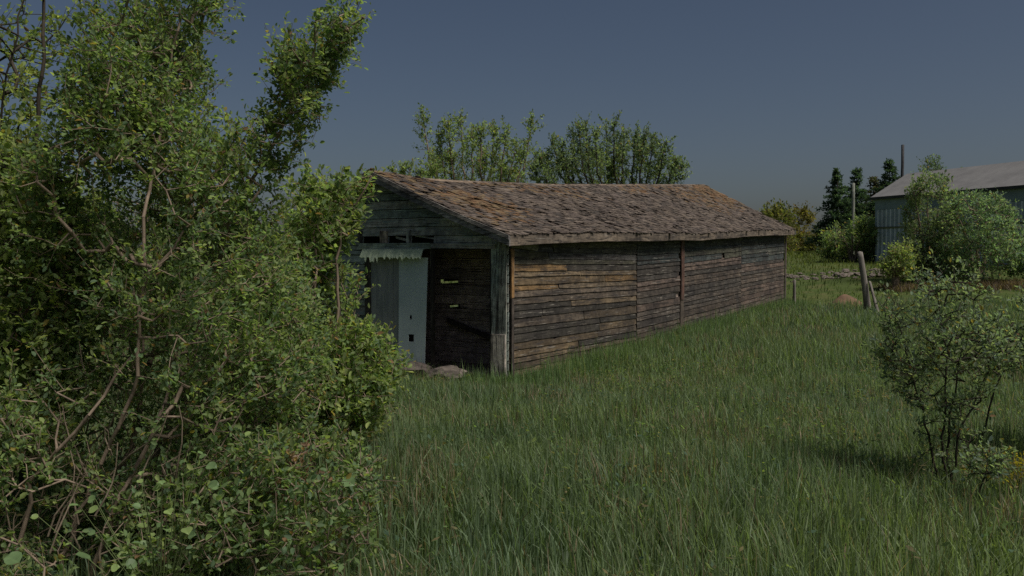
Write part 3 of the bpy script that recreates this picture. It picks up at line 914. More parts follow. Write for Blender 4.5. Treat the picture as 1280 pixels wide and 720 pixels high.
# thinner near the woody lower left, where stems show
ptsB = np.concatenate([ptsB, fill([(300, 200), (325, 150), (348, 150), (342, 100), (350, 60), (385, 65), (405, 35), (438, 12), (460, 18), (450, 42), (420, 80), (408, 105), (408, 145), (380, 165), (368, 205), (345, 225)], 4.98, .35, 240, 17, clump=.2, cs=4, shrink=5, full=40)])
a_ = (ptsB[:, 0] / ptsB[:, 1] * FPX + 640); b_ = 360 - (ptsB[:, 2] - CAM_Z) / ptsB[:, 1] * FPX + 0
keep = ~((a_ > 20) & (a_ < 215) & (b_ > 470) & (rng.uniform(0, 1, len(a_)) < .5))
grow('large_bush', limbsB, ptsB[keep], 20, .029, .125, GREEN, 'tall dense leafy bush whose long arm reaches into the sky at left', 'bush', twig_r=.0018,
     limb_r=[(.012, .006), (.013, .007), (.022, .006), (.024, .008), (.010, .005), (.016, .006), (.016, .007)], spacing=.09, detail=5, seed=21, leaf_w=.55)

# --- tree at the far left edge with dark trunk
polyA = [(-140, -80), (110, -60), (100, 20), (82, 60), (84, 75), (70, 95), (60, 140), (75, 170), (110, 200), (130, 300), (90, 420), (60, 560), (-10, 640), (-150, 640)]
ptsA = fill(polyA, 5.6, .8, 2000, 12, clump=.7, cs=1.9, shrink=12)
a_ = ptsA[:, 0] / ptsA[:, 1] * FPX + 640; b_ = 360 - (ptsA[:, 2] - CAM_Z) / ptsA[:, 1] * FPX - 45
ptsA = np.concatenate([ptsA, fill([(-120, 180), (50, 190), (100, 260), (110, 420), (90, 520), (-120, 560)], 4.8, .3, 760, 18)]); a_ = ptsA[:, 0] / ptsA[:, 1] * FPX + 640; b_ = 360 - (ptsA[:, 2] - CAM_Z) / ptsA[:, 1] * FPX - 45
ptsA = ptsA[~((b_ < 190) & (rng.uniform(0, 1, len(a_)) < .45))]
limbsA = [rooted([(20, 720, 5.6), (35, 400, 5.6), (44, 170, 5.6), (52, 90, 5.6), (55, -40, 5.6)]), rooted([(-60, 700, 5.7), (-20, 300, 5.7), (10, 90, 5.7), (30, 0, 5.7)])]
grow('small_tree', limbsA, ptsA, 14, .043, .15, GREEN_Y, 'yellow green tree with dark slender trunk at the left edge', 'tree', limb_r=[(.024, .009), (.014, .005)], bark='bark_dark', spacing=.1, detail=5, seed=22)

# --- bush in front of the shed's left corner
polyC = [(352, 262), (368, 250), (380, 222), (392, 212), (402, 222), (425, 222), (440, 218), (452, 208), (470, 214), (476, 236), (458, 238), (448, 262), (442, 285), (446, 305), (425, 312), (436, 340), (452, 348),
         (455, 375), (445, 400), (468, 402), (482, 430), (500, 455), (505, 475), (488, 498), (475, 530), (470, 560), (440, 590), (330, 600), (300, 450), (310, 330)]
ptsC = fill(polyC, 6.6, .75, 2300, 13, clump=.5, cs=1.6, shrink=9)
limbsC = [rooted([(380, 600, 6.6), (385, 450, 6.6), (395, 330, 6.6), (392, 235, 6.6)]), rooted([(390, 610, 6.6), (420, 420, 6.6), (425, 290, 6.6), (465, 220, 6.6)]),
          rooted([(400, 610, 6.7), (440, 520, 6.7), (485, 470, 6.7)]), rooted([(370, 600, 6.5), (340, 450, 6.5), (350, 320, 6.5)])]
grow('bush', limbsC, ptsC, 14, .046, .15, np.concatenate([GREEN, GREEN_Y]), 'bright green bush covering the left corner of the shed', 'bush', limb_r=[(.02, .006), (.02, .006), (.014, .005), (.014, .005)], spacing=.1, detail=5, seed=23)

polyF = [(-160, 250), (-60, 210), (40, 225), (120, 250), (200, 240), (280, 262), (340, 300), (345, 400), (330, 480), (-160, 480)]
ptsF = fill(polyF, 10.5, 1.0, 1500, 15, clump=.35, cs=1.2)
grow('bush', [rooted([(x0, 480, 10.5), (x0 + 10, 400, 10.5), (x0 - 5, 300, 10.5)]) for x0 in (-80, 40, 160, 280)], ptsF, 13, .062, .2, GREEN, 'bush standing farthest back, glimpsed through gaps in the left bushes', 'bush', limb_r=[(.03, .008)] * 4, spacing=.15, detail=4, seed=29, twig_r=.003)

# --- low thicket under the bushes
polyD = [(-30, 500), (40, 520), (100, 600), (150, 620), (220, 600), (300, 560), (380, 540), (450, 560), (470, 610), (455, 700), (470, 760), (-40, 760)]
ptsD = fill(polyD, 4.3, .5, 1150, 14, clump=.4, cs=2.2)
limbsD = [rooted([(250, 760, 4.3), (260, 640, 4.3)]), rooted([(360, 740, 4.5), (385, 600, 4.5)]), rooted([(120, 760, 4.2), (130, 660, 4.2)]), rooted([(430, 740, 4.6), (440, 620, 4.6)])]
grow('undergrowth', limbsD, ptsD, 12, .036, .12, GREEN, 'low tangled undergrowth at the foot of the big left bush', 'undergrowth', limb_r=[(.010, .004)] * 4, spacing=.1, detail=5, seed=24)

ptsG = fill([(335, 580), (360, 565), (388, 578), (392, 610), (370, 640), (345, 620)], 4.25, .12, 26, 19, full=20)
brown = np.array([(.34, .22, .15), (.28, .17, .11), (.38, .27, .19)])
grow('dead_shoot', [rooted([(372, 700, 4.25), (368, 620, 4.25), (366, 585, 4.25)])], ptsG, 9, .036, .07, brown, 'withered brown leafed shoot at the right foot of the big left bush', 'dead shoot', limb_r=[(.005, .002)], spacing=.06, detail=5, seed=39)

# dead stems leaning out of the thicket
def stems():
    s0, s1, r0, r1 = [], [], [], []
    base = P(140, 640, 4.4); base[2] = float(ground(base[0], base[1]))
    for k in range(50):
        a = P(random.uniform(-20, 250), random.uniform(560, 700), random.uniform(4.1, 4.8)); a[2] = max(a[2], float(ground(a[0], a[1])))
        d = np.array([random.uniform(-.1, .6), random.uniform(-.15, .15), random.uniform(.2, .7)]); d /= np.linalg.norm(d)
        L = random.uniform(.15, .55); p = a; n = 5
        for j in range(n):
            q = p + d * L / n + np.random.default_rng(k * 9 + j).normal(0, .012, 3)
            s0.append(p - base); s1.append(q - base); r0.append(.0055 * (1 - j / n * .6)); r1.append(.0055 * (1 - (j + 1) / n * .6)); p = q
    o = tube_mesh((s0, s1, r0, r1), 5, 'dead_stems', simple('dead_stem', (.15, .115, .085), (.29, .23, .17), 12)); o.location = base
    return tag(o, 'tangle of bare pale brown stems inside the lower left bush', 'dead stems', kind='stuff')
stems()

# --- broad leaved weeds
M['broad'] = leaf_mat('broad_leaf', .3, .5, .35)
def broad_weed(loc, n, size, h, seed, label, name='broadleaf_weed', cols=((.15, .23, .09), (.19, .26, .09), (.12, .19, .08))):
    r_ = np.random.default_rng(seed); root = empty(name, tuple(loc), 0, label, 'weed', 'broad leaved weeds under the bushes')
    V, Fc, Cc = [], [], []; s0, s1 = [], []
    for k in range(n):
        a = r_.uniform(0, 6.28); el = r_.uniform(.8, 1.45); L = h * r_.uniform(.3, 1)
        tip = np.array([math.cos(a) * math.cos(el), math.sin(a) * math.cos(el), math.sin(el)]) * L
        s0.append((0, 0, 0)); s1.append(tip)
        d = np.array([math.cos(a), math.sin(a), r_.uniform(-.5, .5)]); d /= np.linalg.norm(d)
        nrm = np.array([r_.normal(0, .3), -.5 + r_.normal(0, .3), .8]); sdv = np.cross(d, nrm); sdv /= np.linalg.norm(sdv); nrm = np.cross(sdv, d)
        S = size * r_.uniform(.6, 1.2); b = len(V); col = np.array(cols[k % len(cols)]) * r_.uniform(.8, 1.2)
        V.append(tip); 
        prof = [(.12, .35), (.35, .5), (.6, .46), (.82, .28)]
        for f, wd in prof: V.append(tip + d * S * f + sdv * S * wd + nrm * S * .10)
        V.append(tip + d * S - nrm * S * .1)
        for f, wd in prof[::-1]: V.append(tip + d * S * f - sdv * S * wd + nrm * S * .10)
        mid = [tip + d * S * f for f, _ in prof]; mb_ = len(V); V += mid
        ring = list(range(b, b + 10))
        Fc += [[b, b + 1, mb_, mb_], [b + 1, b + 2, mb_ + 1, mb_], [b + 2, b + 3, mb_ + 2, mb_ + 1], [b + 3, b + 4, mb_ + 3, mb_ + 2], [b + 4, b + 5, mb_ + 3, mb_ + 3],
               [b + 9, b, mb_, mb_], [b + 8, b + 9, mb_, mb_ + 1], [b + 7, b + 8, mb_ + 1, mb_ + 2], [b + 6, b + 7, mb_ + 2, mb_ + 3], [b + 5, b + 6, mb_ + 3, mb_ + 3]]
        Cc += [col] * 14
    me = bpy.data.meshes.new('leaves'); Fc = [f[:3] if f[2] == f[3] else f for f in Fc]
    me.from_pydata([tuple(v) for v in V], [], Fc); ca = me.color_attributes.new('Col', 'FLOAT_COLOR', 'POINT')
    c = np.ones((len(V), 4), np.float32); c[:, :3] = np.array(Cc); ca.data.foreach_set('color', c.ravel()); me.materials.append(M['broad'])
    o = bpy.data.objects.new('leaves', me); C.objects.link(o); o.parent = root
    tube_mesh((s0, s1, [.003] * n, [.0015] * n), 5, 'stems', simple('weed_stem', (.08, .11, .04), (.12, .15, .06), 5, bmp=0), root)
    return root
for (px, py, Y, n, s_, h, sd_, lb) in ((200, 700, 3.9, 56, .042, .85, 1, 'tallest clump of broad heart shaped leaves low in the left bush'),
                                       (60, 740, 3.5, 24, .06, .45, 2, 'broad leaved clump at the lower left corner'),
                                       (345, 640, 4.35, 24, .065, .80, 3, 'pale broad leaves poking out right of the bush stems')):
    q = P(px, py, Y); q[2] = float(ground(q[0], Y)); broad_weed(q, n, s_, h, sd_, lb)

# --- little tree at right and the one by its side
GR = np.array([(.06, .095, .03), (.075, .11, .035), (.045, .075, .03), (.09, .12, .04), (.05, .08, .04), (.10, .12, .045)])
GR = brighten(GR, 2.7, .08)
polyE = [(1096, 440), (1116, 412), (1110, 385), (1124, 352), (1140, 333), (1155, 345), (1172, 326), (1188, 345), (1205, 342), (1228, 372), (1216, 392), (1248, 405), (1275, 425), (1262, 455), (1228, 475), (1215, 520), (1212, 560), (1206, 590),
         (1160, 590), (1150, 545), (1138, 500), (1112, 465)]
ptsE = fill(polyE, 6.1, .5, 800, 31, clump=.65, cs=3.5, full=40)
b_ = 315 - (ptsE[:, 2] - CAM_Z) / ptsE[:, 1] * FPX; ptsE = ptsE[~((b_ > 470) & (rng.uniform(0, 1, len(b_)) < .5))]
limbsE = [rooted([(1184, 640, 6.1), (1180, 560, 6.1), (1184, 440, 6.1), (1168, 350, 6.1)]), rooted([(1180, 640, 6.1), (1160, 545, 6.1), (1142, 470, 6.1), (1122, 400, 6.1)]),
          rooted([(1188, 640, 6.1), (1198, 550, 6.1), (1228, 480, 6.1), (1262, 420, 6.1)]), rooted([(1186, 640, 6.2), (1186, 520, 6.25), (1205, 420, 6.3), (1208, 360, 6.3)])]
grow('sapling', limbsE, ptsE, 10, .033, .11, GR, 'slender multi stemmed sapling with airy crown in the tall grass', 'sapling', limb_r=[(.010, .003)] * 4, bark='bark_dark', spacing=.08, detail=5, seed=31)
polyE2 = [(1236, 430), (1242, 395), (1262, 378), (1290, 365), (1380, 380), (1390, 480), (1330, 520), (1280, 500), (1250, 480)]
ptsE2 = fill(polyE2, 6.7, .45, 480, 32, clump=.5, cs=3, full=40)
limbsE2 = [rooted([(1215, 600, 7.2), (1240, 500, 7.2), (1262, 430, 7.2)]), rooted([(1340, 600, 7.2), (1320, 500, 7.2), (1310, 400, 7.2)])]
grow('sapling', limbsE2, ptsE2, 11, .036, .11, GR, 'smaller sapling cut off by the right edge of the view', 'sapling', limb_r=[(.012, .004)] * 2, bark='bark_dark', spacing=.08, detail=5, seed=32)
polyE3 = [(1212, 600), (1208, 575), (1225, 560), (1250, 555), (1262, 575), (1250, 595), (1232, 605)]
ptsE3 = fill(polyE3, 5.6, .18, 45, 33, full=20)
grow('seedling', [rooted([(1222, 680, 5.6), (1224, 610, 5.6), (1235, 575, 5.6)])], ptsE3, 10, .034, .08, GR, 'knee high dark green seedling right of the sapling', 'seedling', limb_r=[(.008, .003)], bark='bark_dark', spacing=.07, detail=5, seed=33)

# --- trees behind the shed
TB = np.array([(.075, .115, .03), (.10, .14, .035), (.055, .09, .03), (.12, .15, .035)])
TB2 = np.array([(.055, .09, .03), (.07, .105, .035), (.045, .075, .03), (.09, .12, .035)])
TB, TB2 = brighten(TB), brighten(TB2)
def spires(cx0, cx1, tops, ybot, Y, n, seed, thick=1.6, sp=15):
    """feathery upright plumes: each plume a narrow vertical stand of twigs"""
    r_ = np.random.default_rng(seed); out = []; limbs = []
    for (px, top, bx) in tops:
        ydep = Y + r_.uniform(-thick, thick)
        ydep = Y + (ydep - Y) * 1.0; root = P(tops[len(tops) // 2][2], 330, Y); root[2] = float(ground(root[0], ydep)) - .1
        a = P(px, top, ydep); m = P((px * .8 + bx * .2), top * .4 + ybot * .6, ydep)
        limbs.append([root, m, a]) if not limbs else limbs.append([limbs[0][0], m, a])
        for k in range(n):
            f = r_.uniform(0, 1) ** .8
            q = m + (a - m) * f if r_.uniform() < .62 else root + (m - root) * (.35 + .65 * r_.uniform())
            wdt = (.06 + .40 * (1 - f))
            out.append(q + r_.normal(0, wdt * .5, 3) * [1, 1, .6])
    return limbs, np.array(out)
l1, p1 = spires(520, 672, [(527, 140, 585), (548, 168, 588), (560, 152, 590), (576, 142, 590), (590, 160, 592), (602, 158, 594), (618, 158, 596), (633, 160, 598), (645, 178, 600), (667, 145, 604), (655, 190, 606), (606, 190, 598), (560, 195, 590), (630, 205, 600), (540, 190, 586)], 255, 32, 46, 41)
grow('tree', l1, p1, 24, .105, .36, TB, 'airy light green tree with a lone raised branch behind the shed ridge', 'tree', limb_r=[(.09, .012)] * len(l1), bark='bark', spacing=.3, detail=4, seed=41, leaf_w=.5, twig_r=.006, up=.9)
l2, p2 = spires(675, 855, [(690, 172, 740), (702, 178, 742), (715, 162, 744), (724, 158, 748), (732, 156, 750), (745, 166, 752), (758, 155, 760), (768, 152, 764), (780, 164, 768), (795, 165, 772), (806, 168, 776), (818, 168, 780), (832, 178, 790), (845, 198, 795), (852, 205, 800), (663, 205, 735), (672, 196, 738), (712, 200, 742), (735, 182, 748), (775, 180, 766), (700, 198, 742), (750, 190, 756), (800, 190, 775), (680, 192, 738), (765, 205, 764), (825, 205, 785)], 250, 34, 48, 42)
grow('tree', l2, p2, 24, .105, .36, TB2, 'denser darker tree of many upright plumes behind the middle of the shed', 'tree', limb_r=[(.09, .012)] * len(l2), bark='bark_dark', spacing=.3, detail=4, seed=42, leaf_w=.5, twig_r=.006, up=1.0)
l3, p3 = spires(485, 555, [(493, 212, 515), (503, 208, 517), (512, 206, 520), (535, 202, 524), (546, 212, 526), (526, 214, 522)], 260, 30, 30, 43, thick=.8)
grow('shrub', l3, p3, 18, .11, .26, TB, 'low shrub tips showing over the near end of the shed ridge', 'shrub', limb_r=[(.04, .01)] * len(l3), spacing=.3, detail=4, seed=43, twig_r=.005, up=.9)

# --- bushes and trees on the right
def blob_tree(name, poly, Y, thick, n, ln, ll, tw, cols, label, cat, seed, trunkx, bark='bark', full=30, clump=.4, cs=.8, group=None, lr=.10, up=.4):
    pts = fill(poly, Y, thick, n, seed, clump=clump, cs=cs, full=full)
    pl = np.array(poly, float); top = pl[:, 1].min(); bot = pl[:, 1].max()
    lim = []
    for k in range(3):
        f = (k - 1) * .25 * (pl[:, 0].max() - pl[:, 0].min())
        lim.append(rooted([(trunkx + f * .1, bot + 20, Y), (trunkx + f * .5, bot * .5 + top * .5, Y), (trunkx + f, top * .8 + bot * .2, Y)]))
    return grow(name, lim, pts, ln, ll, tw, cols, label, cat, group, limb_r=[(lr, .01)] * 3, bark=bark, spacing=.25, detail=4, seed=seed, twig_r=.005, up=up)
blob_tree('bush', [(1128, 350), (1125, 320), (1136, 300), (1132, 270), (1142, 250), (1140, 235), (1152, 222), (1165, 218), (1178, 228), (1180, 250), (1192, 262), (1196, 300), (1190, 345), (1160, 352)], 32, 1.5, 900, 14, .11, .32, TB2 * 1.15, 'tall pointed bush hiding the left part of the metal barn', 'bush', 51, 1160)
blob_tree('bush', [(1172, 350), (1176, 300), (1186, 262), (1200, 246), (1215, 242), (1228, 248), (1245, 246), (1262, 262), (1272, 290), (1276, 320), (1268, 345), (1220, 356)], 31, 1.7, 1150, 14, .11, .32, GREEN_D * 1.45, 'broad rounded dark green bush before the barn wall', 'bush', 52, 1222)
blob_tree('bush', [(1098, 345), (1104, 322), (1118, 306), (1136, 300), (1140, 330), (1135, 350)], 30, .8, 240, 12, .10, .26, GREEN_Y, 'small yellowish bush between the leaning post and the barn', 'bush', 53, 1120)
blob_tree('bush', [(1270, 350), (1268, 318), (1290, 296), (1340, 300), (1350, 350)], 30, .9, 300, 12, .10, .26, GREEN_D * 1.3, 'bush at the right edge beside the barn wall', 'bush', 54, 1310)
blob_tree('tree', [(1030, 322), (1034, 296), (1048, 284), (1062, 280), (1080, 276), (1094, 284), (1098, 312), (1092, 324), (1060, 328)], 45, 1.6, 600, 13, .15, .45, GREEN, 'round green tree in front of the dark spruces', 'tree', 55, 1065, full=20)
far = np.array([(.13, .15, .045), (.16, .17, .05), (.10, .13, .04), (.18, .16, .06)])
blob_tree('tree', [(946, 326), (944, 285), (952, 268), (968, 260), (984, 266), (990, 280), (992, 326)], 85, 3, 420, 12, .30, .9, far, 'rounded yellow green tree just past the shed eave', 'tree', 56, 968, full=20, cs=.4, lr=.15)
blob_tree('tree', [(984, 326), (986, 280), (994, 266), (1006, 264), (1014, 276), (1016, 326)], 88, 2.5, 330, 12, .30, .9, far * np.array([1.1, .92, .9]), 'olive brown tinted tree right of the yellow green one', 'tree', 57, 1000, full=20, cs=.4, lr=.15)
blob_tree('tree', [(1008, 326), (1010, 300), (1022, 292), (1038, 296), (1040, 326)], 80, 2.5, 260, 12, .28, .8, far * .8, 'low bushy tree at the far field edge left of the spruces', 'tree', 58, 1024, full=20, cs=.4, lr=.15)
blob_tree('tree', [(1150, 222), (1153, 206), (1160, 199), (1168, 197), (1175, 206), (1177, 222), (1172, 300), (1158, 300)], 60, 1.0, 160, 12, .16, .4, GREEN_D * .9, 'small dark crown peeping over the barn roof', 'tree', 59, 1164, full=14)
blob_tree('tree', [(1196, 224), (1198, 211), (1206, 205), (1208, 212), (1212, 300), (1198, 300)], 60, .5, 70, 10, .14, .3, GREEN_D * .8, 'tiny leafy tip showing over the barn roof right of the dark crown', 'tree', 60, 1203, full=10)

def spruce(px, top, Y, rmax, label, seed, cols=None):
    r_ = np.random.default_rng(seed); t = P(px, top, Y); x = t[0]; g = float(ground(x, Y)); H = t[2] - g
    root = empty('spruce', (x, Y, g), 0, label, 'spruce', 'spruces left of the barn')
    zs = np.linspace(0, H, 12); s0 = [(0, 0, z) for z in zs[:-1]]; s1 = [(0, 0, z) for z in zs[1:]]
    tube_mesh((s0, s1, [.13 * (1 - z / H) + .012 for z in zs[:-1]], [.13 * (1 - z / H) + .012 for z in zs[1:]]), 7, 'trunk', M['bark_dark'], root)
    V, Cc = [], []; b0, b1 = [], []
    z = .5
    while z < H - .05:
        f = 1 - z / H; R_ = rmax * (f ** .8) * r_.uniform(.75, 1.15) + .06
        for k in range(int(5 + 5 * f)):
            if r_.uniform() < .15: continue
            a = r_.uniform(0, 6.28); L = R_ * r_.uniform(.6, 1.15)
            d = np.array([math.cos(a), math.sin(a), .0]); p = np.array([0, 0, z])
            e = p + d * L + np.array([0, 0, -.12 * L + .1]); b0.append(p); b1.append(e)
            m = int(22 + 60 * L)
            ff = r_.uniform(.15, 1.05, m); q = p + (e - p) * ff[:, None] + r_.normal(0, .07, (m, 3)) * [1, 1, .7]
            dd = d * .7 + r_.normal(0, .55, (m, 3)) + [0, 0, .1]; dd /= np.linalg.norm(dd, axis=1, keepdims=True)
            sdv = np.cross(dd, r_.normal(0, 1, (m, 3))); sdv /= np.linalg.norm(sdv, axis=1, keepdims=True)
            l_ = r_.uniform(.12, .24, m)[:, None]
            V.append(np.stack([q, q + dd * l_ * .5 + sdv * .04, q + dd * l_, q + dd * l_ * .5 - sdv * .04], 1).reshape(-1, 3))
            c = (cols if cols is not None else np.array([(.045, .085, .055), (.06, .10, .065), (.08, .12, .075)]))[r_.integers(0, 3, m)] * r_.uniform(.8, 1.3)
            Cc.append(np.repeat(c, 4, 0))
        z += r_.uniform(.16, .26)
    V = np.concatenate(V); n = len(V) // 4; F = np.arange(n * 4).reshape(-1, 4)
    np_mesh('foliage', V, F, np.concatenate(Cc), M['leaf'], root)
    tube_mesh((b0, b1, [.018] * len(b0), [.006] * len(b0)), 4, 'branches', M['bark_dark'], root)
spruce(1047, 213, 58, 1.9, 'dark spruce with the widest base, leftmost of the spruces', 61)
spruce(1071, 210, 60, 2.0, 'dark spruce directly behind the pale pole', 62)
spruce(1112, 200, 57, 2.1, 'dark spruce beside the tall dark pole', 63)
spruce(1092, 222, 62, 2.0, 'spruce with browning needles between the pale pole and the barn', 64, np.array([(.09, .10, .06), (.13, .10, .07), (.08, .10, .06)]))

# ------------------------------------------------------------------ grass
def in_shed(x, y, m=.06):
    dx, dy = x - CX, y - CY
    s = dx * SD[0] + dy * SD[1]; t = dx * TD[0] + dy * TD[1]
    return (s > -m) & (s < SL + m) & (t > -m) & (t < SW + m)
def vnoise(x, y, sc_, seed):
    """cheap smooth value noise"""
    r_ = np.random.default_rng(seed); G = r_.uniform(0, 1, (128, 128))
    u, v = x * sc_, y * sc_; i0, j0 = np.floor(u).astype(int), np.floor(v).astype(int); fu, fv = u - i0, v - j0
    fu, fv = fu * fu * (3 - 2 * fu), fv * fv * (3 - 2 * fv)
    g = lambda a, b_: G[a % 128, b_ % 128]
    return (g(i0, j0) * (1 - fu) + g(i0 + 1, j0) * fu) * (1 - fv) + (g(i0, j0 + 1) * (1 - fu) + g(i0 + 1, j0 + 1) * fu) * fv
def blades(x, y, hgt, wid, lean, cols, r_, name, label, cat):
    n = len(x); z = ground(x, y)
    az = r_.uniform(0, 2 * np.pi, n); fd = np.stack([np.cos(az), np.sin(az), np.zeros(n)], 1)
    la = az + np.pi / 2 + r_.normal(0, .5, n); ldv = np.stack([np.cos(la), np.sin(la), np.zeros(n)], 1)
    base = np.stack([x, y, z - .02], 1)
    lv = [0, .38, .72, 1.0]; wf = [1, .85, .55, .05]; V = []
    for f, wv in zip(lv, wf):
        p = base + np.array([0, 0, 1.]) * (hgt * (f - .35 * lean * f * f))[:, None] + ldv * (hgt * lean * f * f)[:, None]
        V += [p - fd * (wid * wv * .5)[:, None], p + fd * (wid * wv * .5)[:, None]]
    V = np.stack(V, 1).reshape(-1, 3); b8 = (np.arange(n) * 8)[:, None]
    F = np.concatenate([b8 + [[0, 1, 3, 2]], b8 + [[2, 3, 5, 4]], b8 + [[4, 5, 7, 6]]])
    o = np_mesh(name, V, F, np.repeat(cols, 8, 0), M['grass'], smooth=True)
    return tag(o, label, cat, kind='stuff')
def sample(y0, y1, n, r_, spread=.66):
    y = np.sqrt(r_.uniform(y0 * y0, y1 * y1, n)); x = r_.uniform(-spread, spread + .04, n) * y + r_.uniform(-.8, .8, n)
    k = ~in_shed(x, y); return x[k], y[k]
def gcol(x, y, r_):
    n = len(x)
    a = np.array([.125, .185, .10]); b_ = np.array([.19, .245, .11]); c = np.array([.12, .175, .13]); dry = np.array([.28, .23, .15])
    m = vnoise(x, y, .9, 3)[:, None] * .6 + r_.uniform(0, .5, n)[:, None]; m2 = vnoise(x, y, .45, 5)[:, None]; m = np.clip(m + .5 * (vnoise(x, y, 2.1, 6)[:, None] - .5), 0, 1)
    col = a * (1 - m) + b_ * m; col = col * (1 - .4 * m2) + c * .4 * m2
    d = r_.uniform(0, 1, n) < (.04 + .25 * (vnoise(x, y, 1.7, 8) > .70)); col[d] = dry * r_.uniform(.6, 1.1, (d.sum(), 1))
    return col * r_.uniform(.6, 1.4, (n, 1))
r_ = np.random.default_rng(99)
X, Yy, Hh, Ww, Ll = [], [], [], [], []
for (y0, y1, n, h, wd) in ((1.8, 4, 13000, .40, .0085), (4, 8, 60000, .40, .0115), (8, 13.5, 80000, .40, .014), (13.5, 20, 75000, .40, .016), (20, 26.5, 60000, .38, .021)):
    x, y = sample(y0, y1, n, r_)
    dens = vnoise(x, y, 1.6, 21)
    k = r_.uniform(0, 1, len(x)) < .55 + .6 * dens
    x, y = x[k], y[k]
    under = (x < -.75 - .16 * (y - 4)) & (y < 7.2)
    k = ~(under & (r_.uniform(0, 1, len(x)) < .6)); x, y = x[k], y[k]
    hh = h * (.55 + .6 * vnoise(x, y, .7, 4)) * (1 - .28 * np.exp(-((y - 13) / 2.5) ** 2)) * r_.uniform(.55, 1.15, len(x))
    X.append(x); Yy.append(y); Hh.append(hh); Ww.append(wd * r_.uniform(.6, 1.4, len(x))); Ll.append(np.abs(r_.normal(.22, .28, len(x))))
X, Yy, Hh, Ww, Ll = map(np.concatenate, (X, Yy, Hh, Ww, Ll))
blades(X, Yy, Hh, Ww, np.clip(Ll, 0, 1.1), gcol(X, Yy, r_), r_, 'tall_grass', 'knee high green meadow grass filling the foreground up to the shed', 'grass')
# taller grass against the walls
s_ = r_.uniform(-.6, SL + .3, 16000); t_ = -np.abs(r_.normal(0, .35, 16000)) - .04
fx = r_.uniform(0, 1, 16000) < .22; s_[fx] = -np.abs(r_.normal(0, .3, fx.sum())) - .1; t_[fx] = r_.uniform(-.2, SW, fx.sum())
x = CX + SD[0] * s_ + TD[0] * t_; y = CY + SD[1] * s_ + TD[1] * t_
kd = ~((s_ < 0) & (t_ > .6) & (t_ < 2.6) & (r_.uniform(0, 1, len(x)) < .75)); x, y = x[kd], y[kd]
blades(x, y, r_.uniform(.18, .40, len(x)) * np.where(r_.uniform(0, 1, len(x)) < .08, 1.5, 1), r_.uniform(.008, .015, len(x)), np.abs(r_.normal(.1, .15, len(x))), gcol(x, y, r_) * [.95, 1.05, .9], r_, 'wall_grass', 'taller grass growing against the foot of the shed walls', 'grass')
# short far field
x, y = sample(26.5, 75, 70000, r_)
fc = np.array([.085, .125, .035]) * r_.uniform(.7, 1.25, (len(x), 1)); bright = (y > 38)[:, None]; fc = np.where(bright, fc * [1.45, 1.2, 1.1], fc)
blades(x, y, r_.uniform(.06, .16, len(x)) * (1 + y / 60), r_.uniform(.02, .05, len(x)) * (y / 40), np.abs(r_.normal(.3, .3, len(x))), fc, r_, 'field_grass', 'short bright grass of the field beyond the shed', 'grass')
# small leafy weeds scattered through the grass
x, y = sample(3.0, 15, 5200, r_); kk = vnoise(x, y, 1.4, 31) > .42; x, y = x[kk], y[kk]; n0 = len(x)
ti = np.repeat(np.arange(n0), 9); n = len(ti); hh = r_.uniform(.10, .36, n0)
pos = np.stack([x, y, ground(x, y)], 1)[ti]; pos[:, 2] += hh[ti] * r_.uniform(.3, 1.05, n); pos[:, :2] += r_.normal(0, .03, (n, 2))
a_ = r_.uniform(0, 6.28, n); dd = np.stack([np.cos(a_), np.sin(a_), r_.uniform(-.2, .9, n)], 1); dd /= np.linalg.norm(dd, axis=1, keepdims=True)
sv = np.cross(dd, np.array([[0, 0, 1.]]) + r_.normal(0, .3, (n, 3))); sv /= np.linalg.norm(sv, axis=1, keepdims=True); ll = r_.uniform(.02, .055, n)[:, None]
V = np.stack([pos, pos + dd * ll * .5 + sv * ll * .24, pos + dd * ll, pos + dd * ll * .5 - sv * ll * .24], 1).reshape(-1, 3)
wc = np.array([(.14, .21, .08), (.17, .22, .07), (.11, .18, .12), (.22, .19, .10)])[r_.integers(0, 4, n0)][ti] * r_.uniform(.7, 1.25, (n, 1))
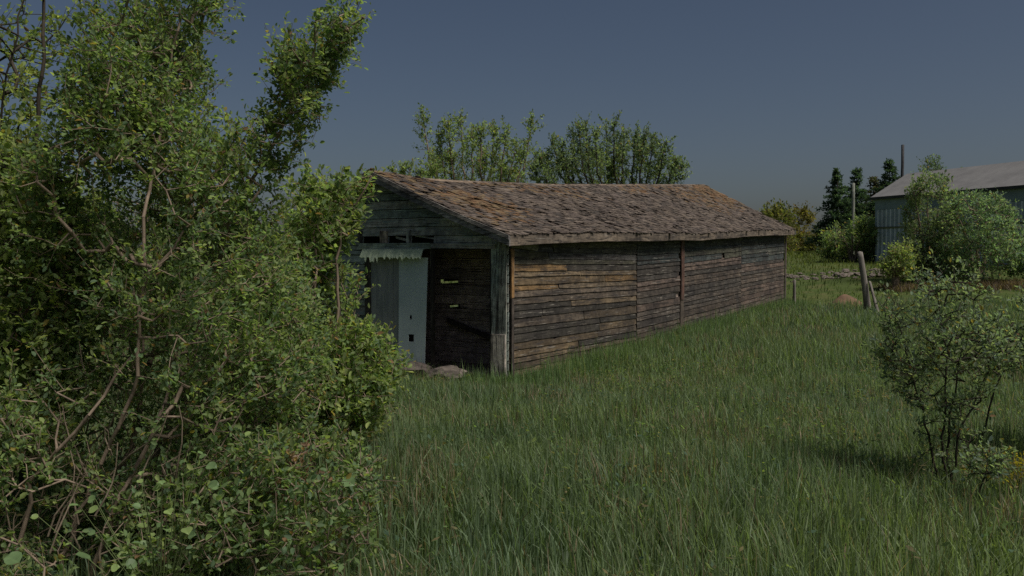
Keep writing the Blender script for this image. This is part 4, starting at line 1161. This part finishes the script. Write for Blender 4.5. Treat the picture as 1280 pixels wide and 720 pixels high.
tag(np_mesh('meadow_weeds', V, np.arange(n * 4).reshape(-1, 4), np.repeat(wc, 4, 0), M['leaf']), 'small leafy weeds scattered through the foreground grass', 'weeds', kind='stuff')
# dry seed stalks
x, y = sample(3.2, 12, 2600, r_)
kk = vnoise(x, y, 1.1, 8) > .5; x, y = x[kk], y[kk]
blades(x, y, r_.uniform(.3, .55, len(x)), np.full(len(x), .005), np.abs(r_.normal(.35, .3, len(x))), np.array([.26, .21, .14]) * r_.uniform(.6, 1.15, (len(x), 1)), r_, 'dry_stalks', 'scattered dry straw coloured stalks among the green grass', 'dry grass')
# brown dead brush along the far bush feet
x = r_.uniform(12.5, 22, 7000); y = 30 - (x - 12) * .12 + r_.normal(0, .35, 7000)
blades(x, y, r_.uniform(.1, .4, len(x)), r_.uniform(.01, .03, len(x)), np.abs(r_.normal(.6, .4, len(x))), np.array([.17, .125, .09]) * r_.uniform(.5, 1.2, (len(x), 1)), r_, 'dead_brush', 'brown dead brush along the foot of the barn bushes', 'dead brush')
# yellow blooms at the right edge
q = P(1274, 612, 5.9); gz = float(ground(q[0], q[1]))
yr = empty('yellow_plant', (q[0], q[1], gz), 0, 'low plant with yellow leaves in the grass at the right edge', 'plant')
rr = np.random.default_rng(5); s0, s1 = [], []; V, Cc = [], []
for k in range(60):
    d = np.array([rr.normal(0, .14), rr.normal(0, .1), rr.uniform(.16, .36)]); s0.append((0, 0, 0)); s1.append(d)
    for j in range(5):
        pz = d * rr.uniform(.7, 1.05) + rr.normal(0, .012, 3); dd = rr.normal(0, 1, 3); dd /= np.linalg.norm(dd); sv = np.cross(dd, rr.normal(0, 1, 3)); sv /= np.linalg.norm(sv)
        V += [pz, pz + dd * .014 + sv * .007, pz + dd * .028, pz + dd * .014 - sv * .007]; Cc += [(.34, .28, .03)] * 4
tube_mesh((s0, s1, [.0018] * 60, [.001] * 60), 4, 'stems', M['bark'], yr)
np_mesh('leaves', np.array(V), np.arange(len(V)).reshape(-1, 4), np.array(Cc), M['leaf'], yr)
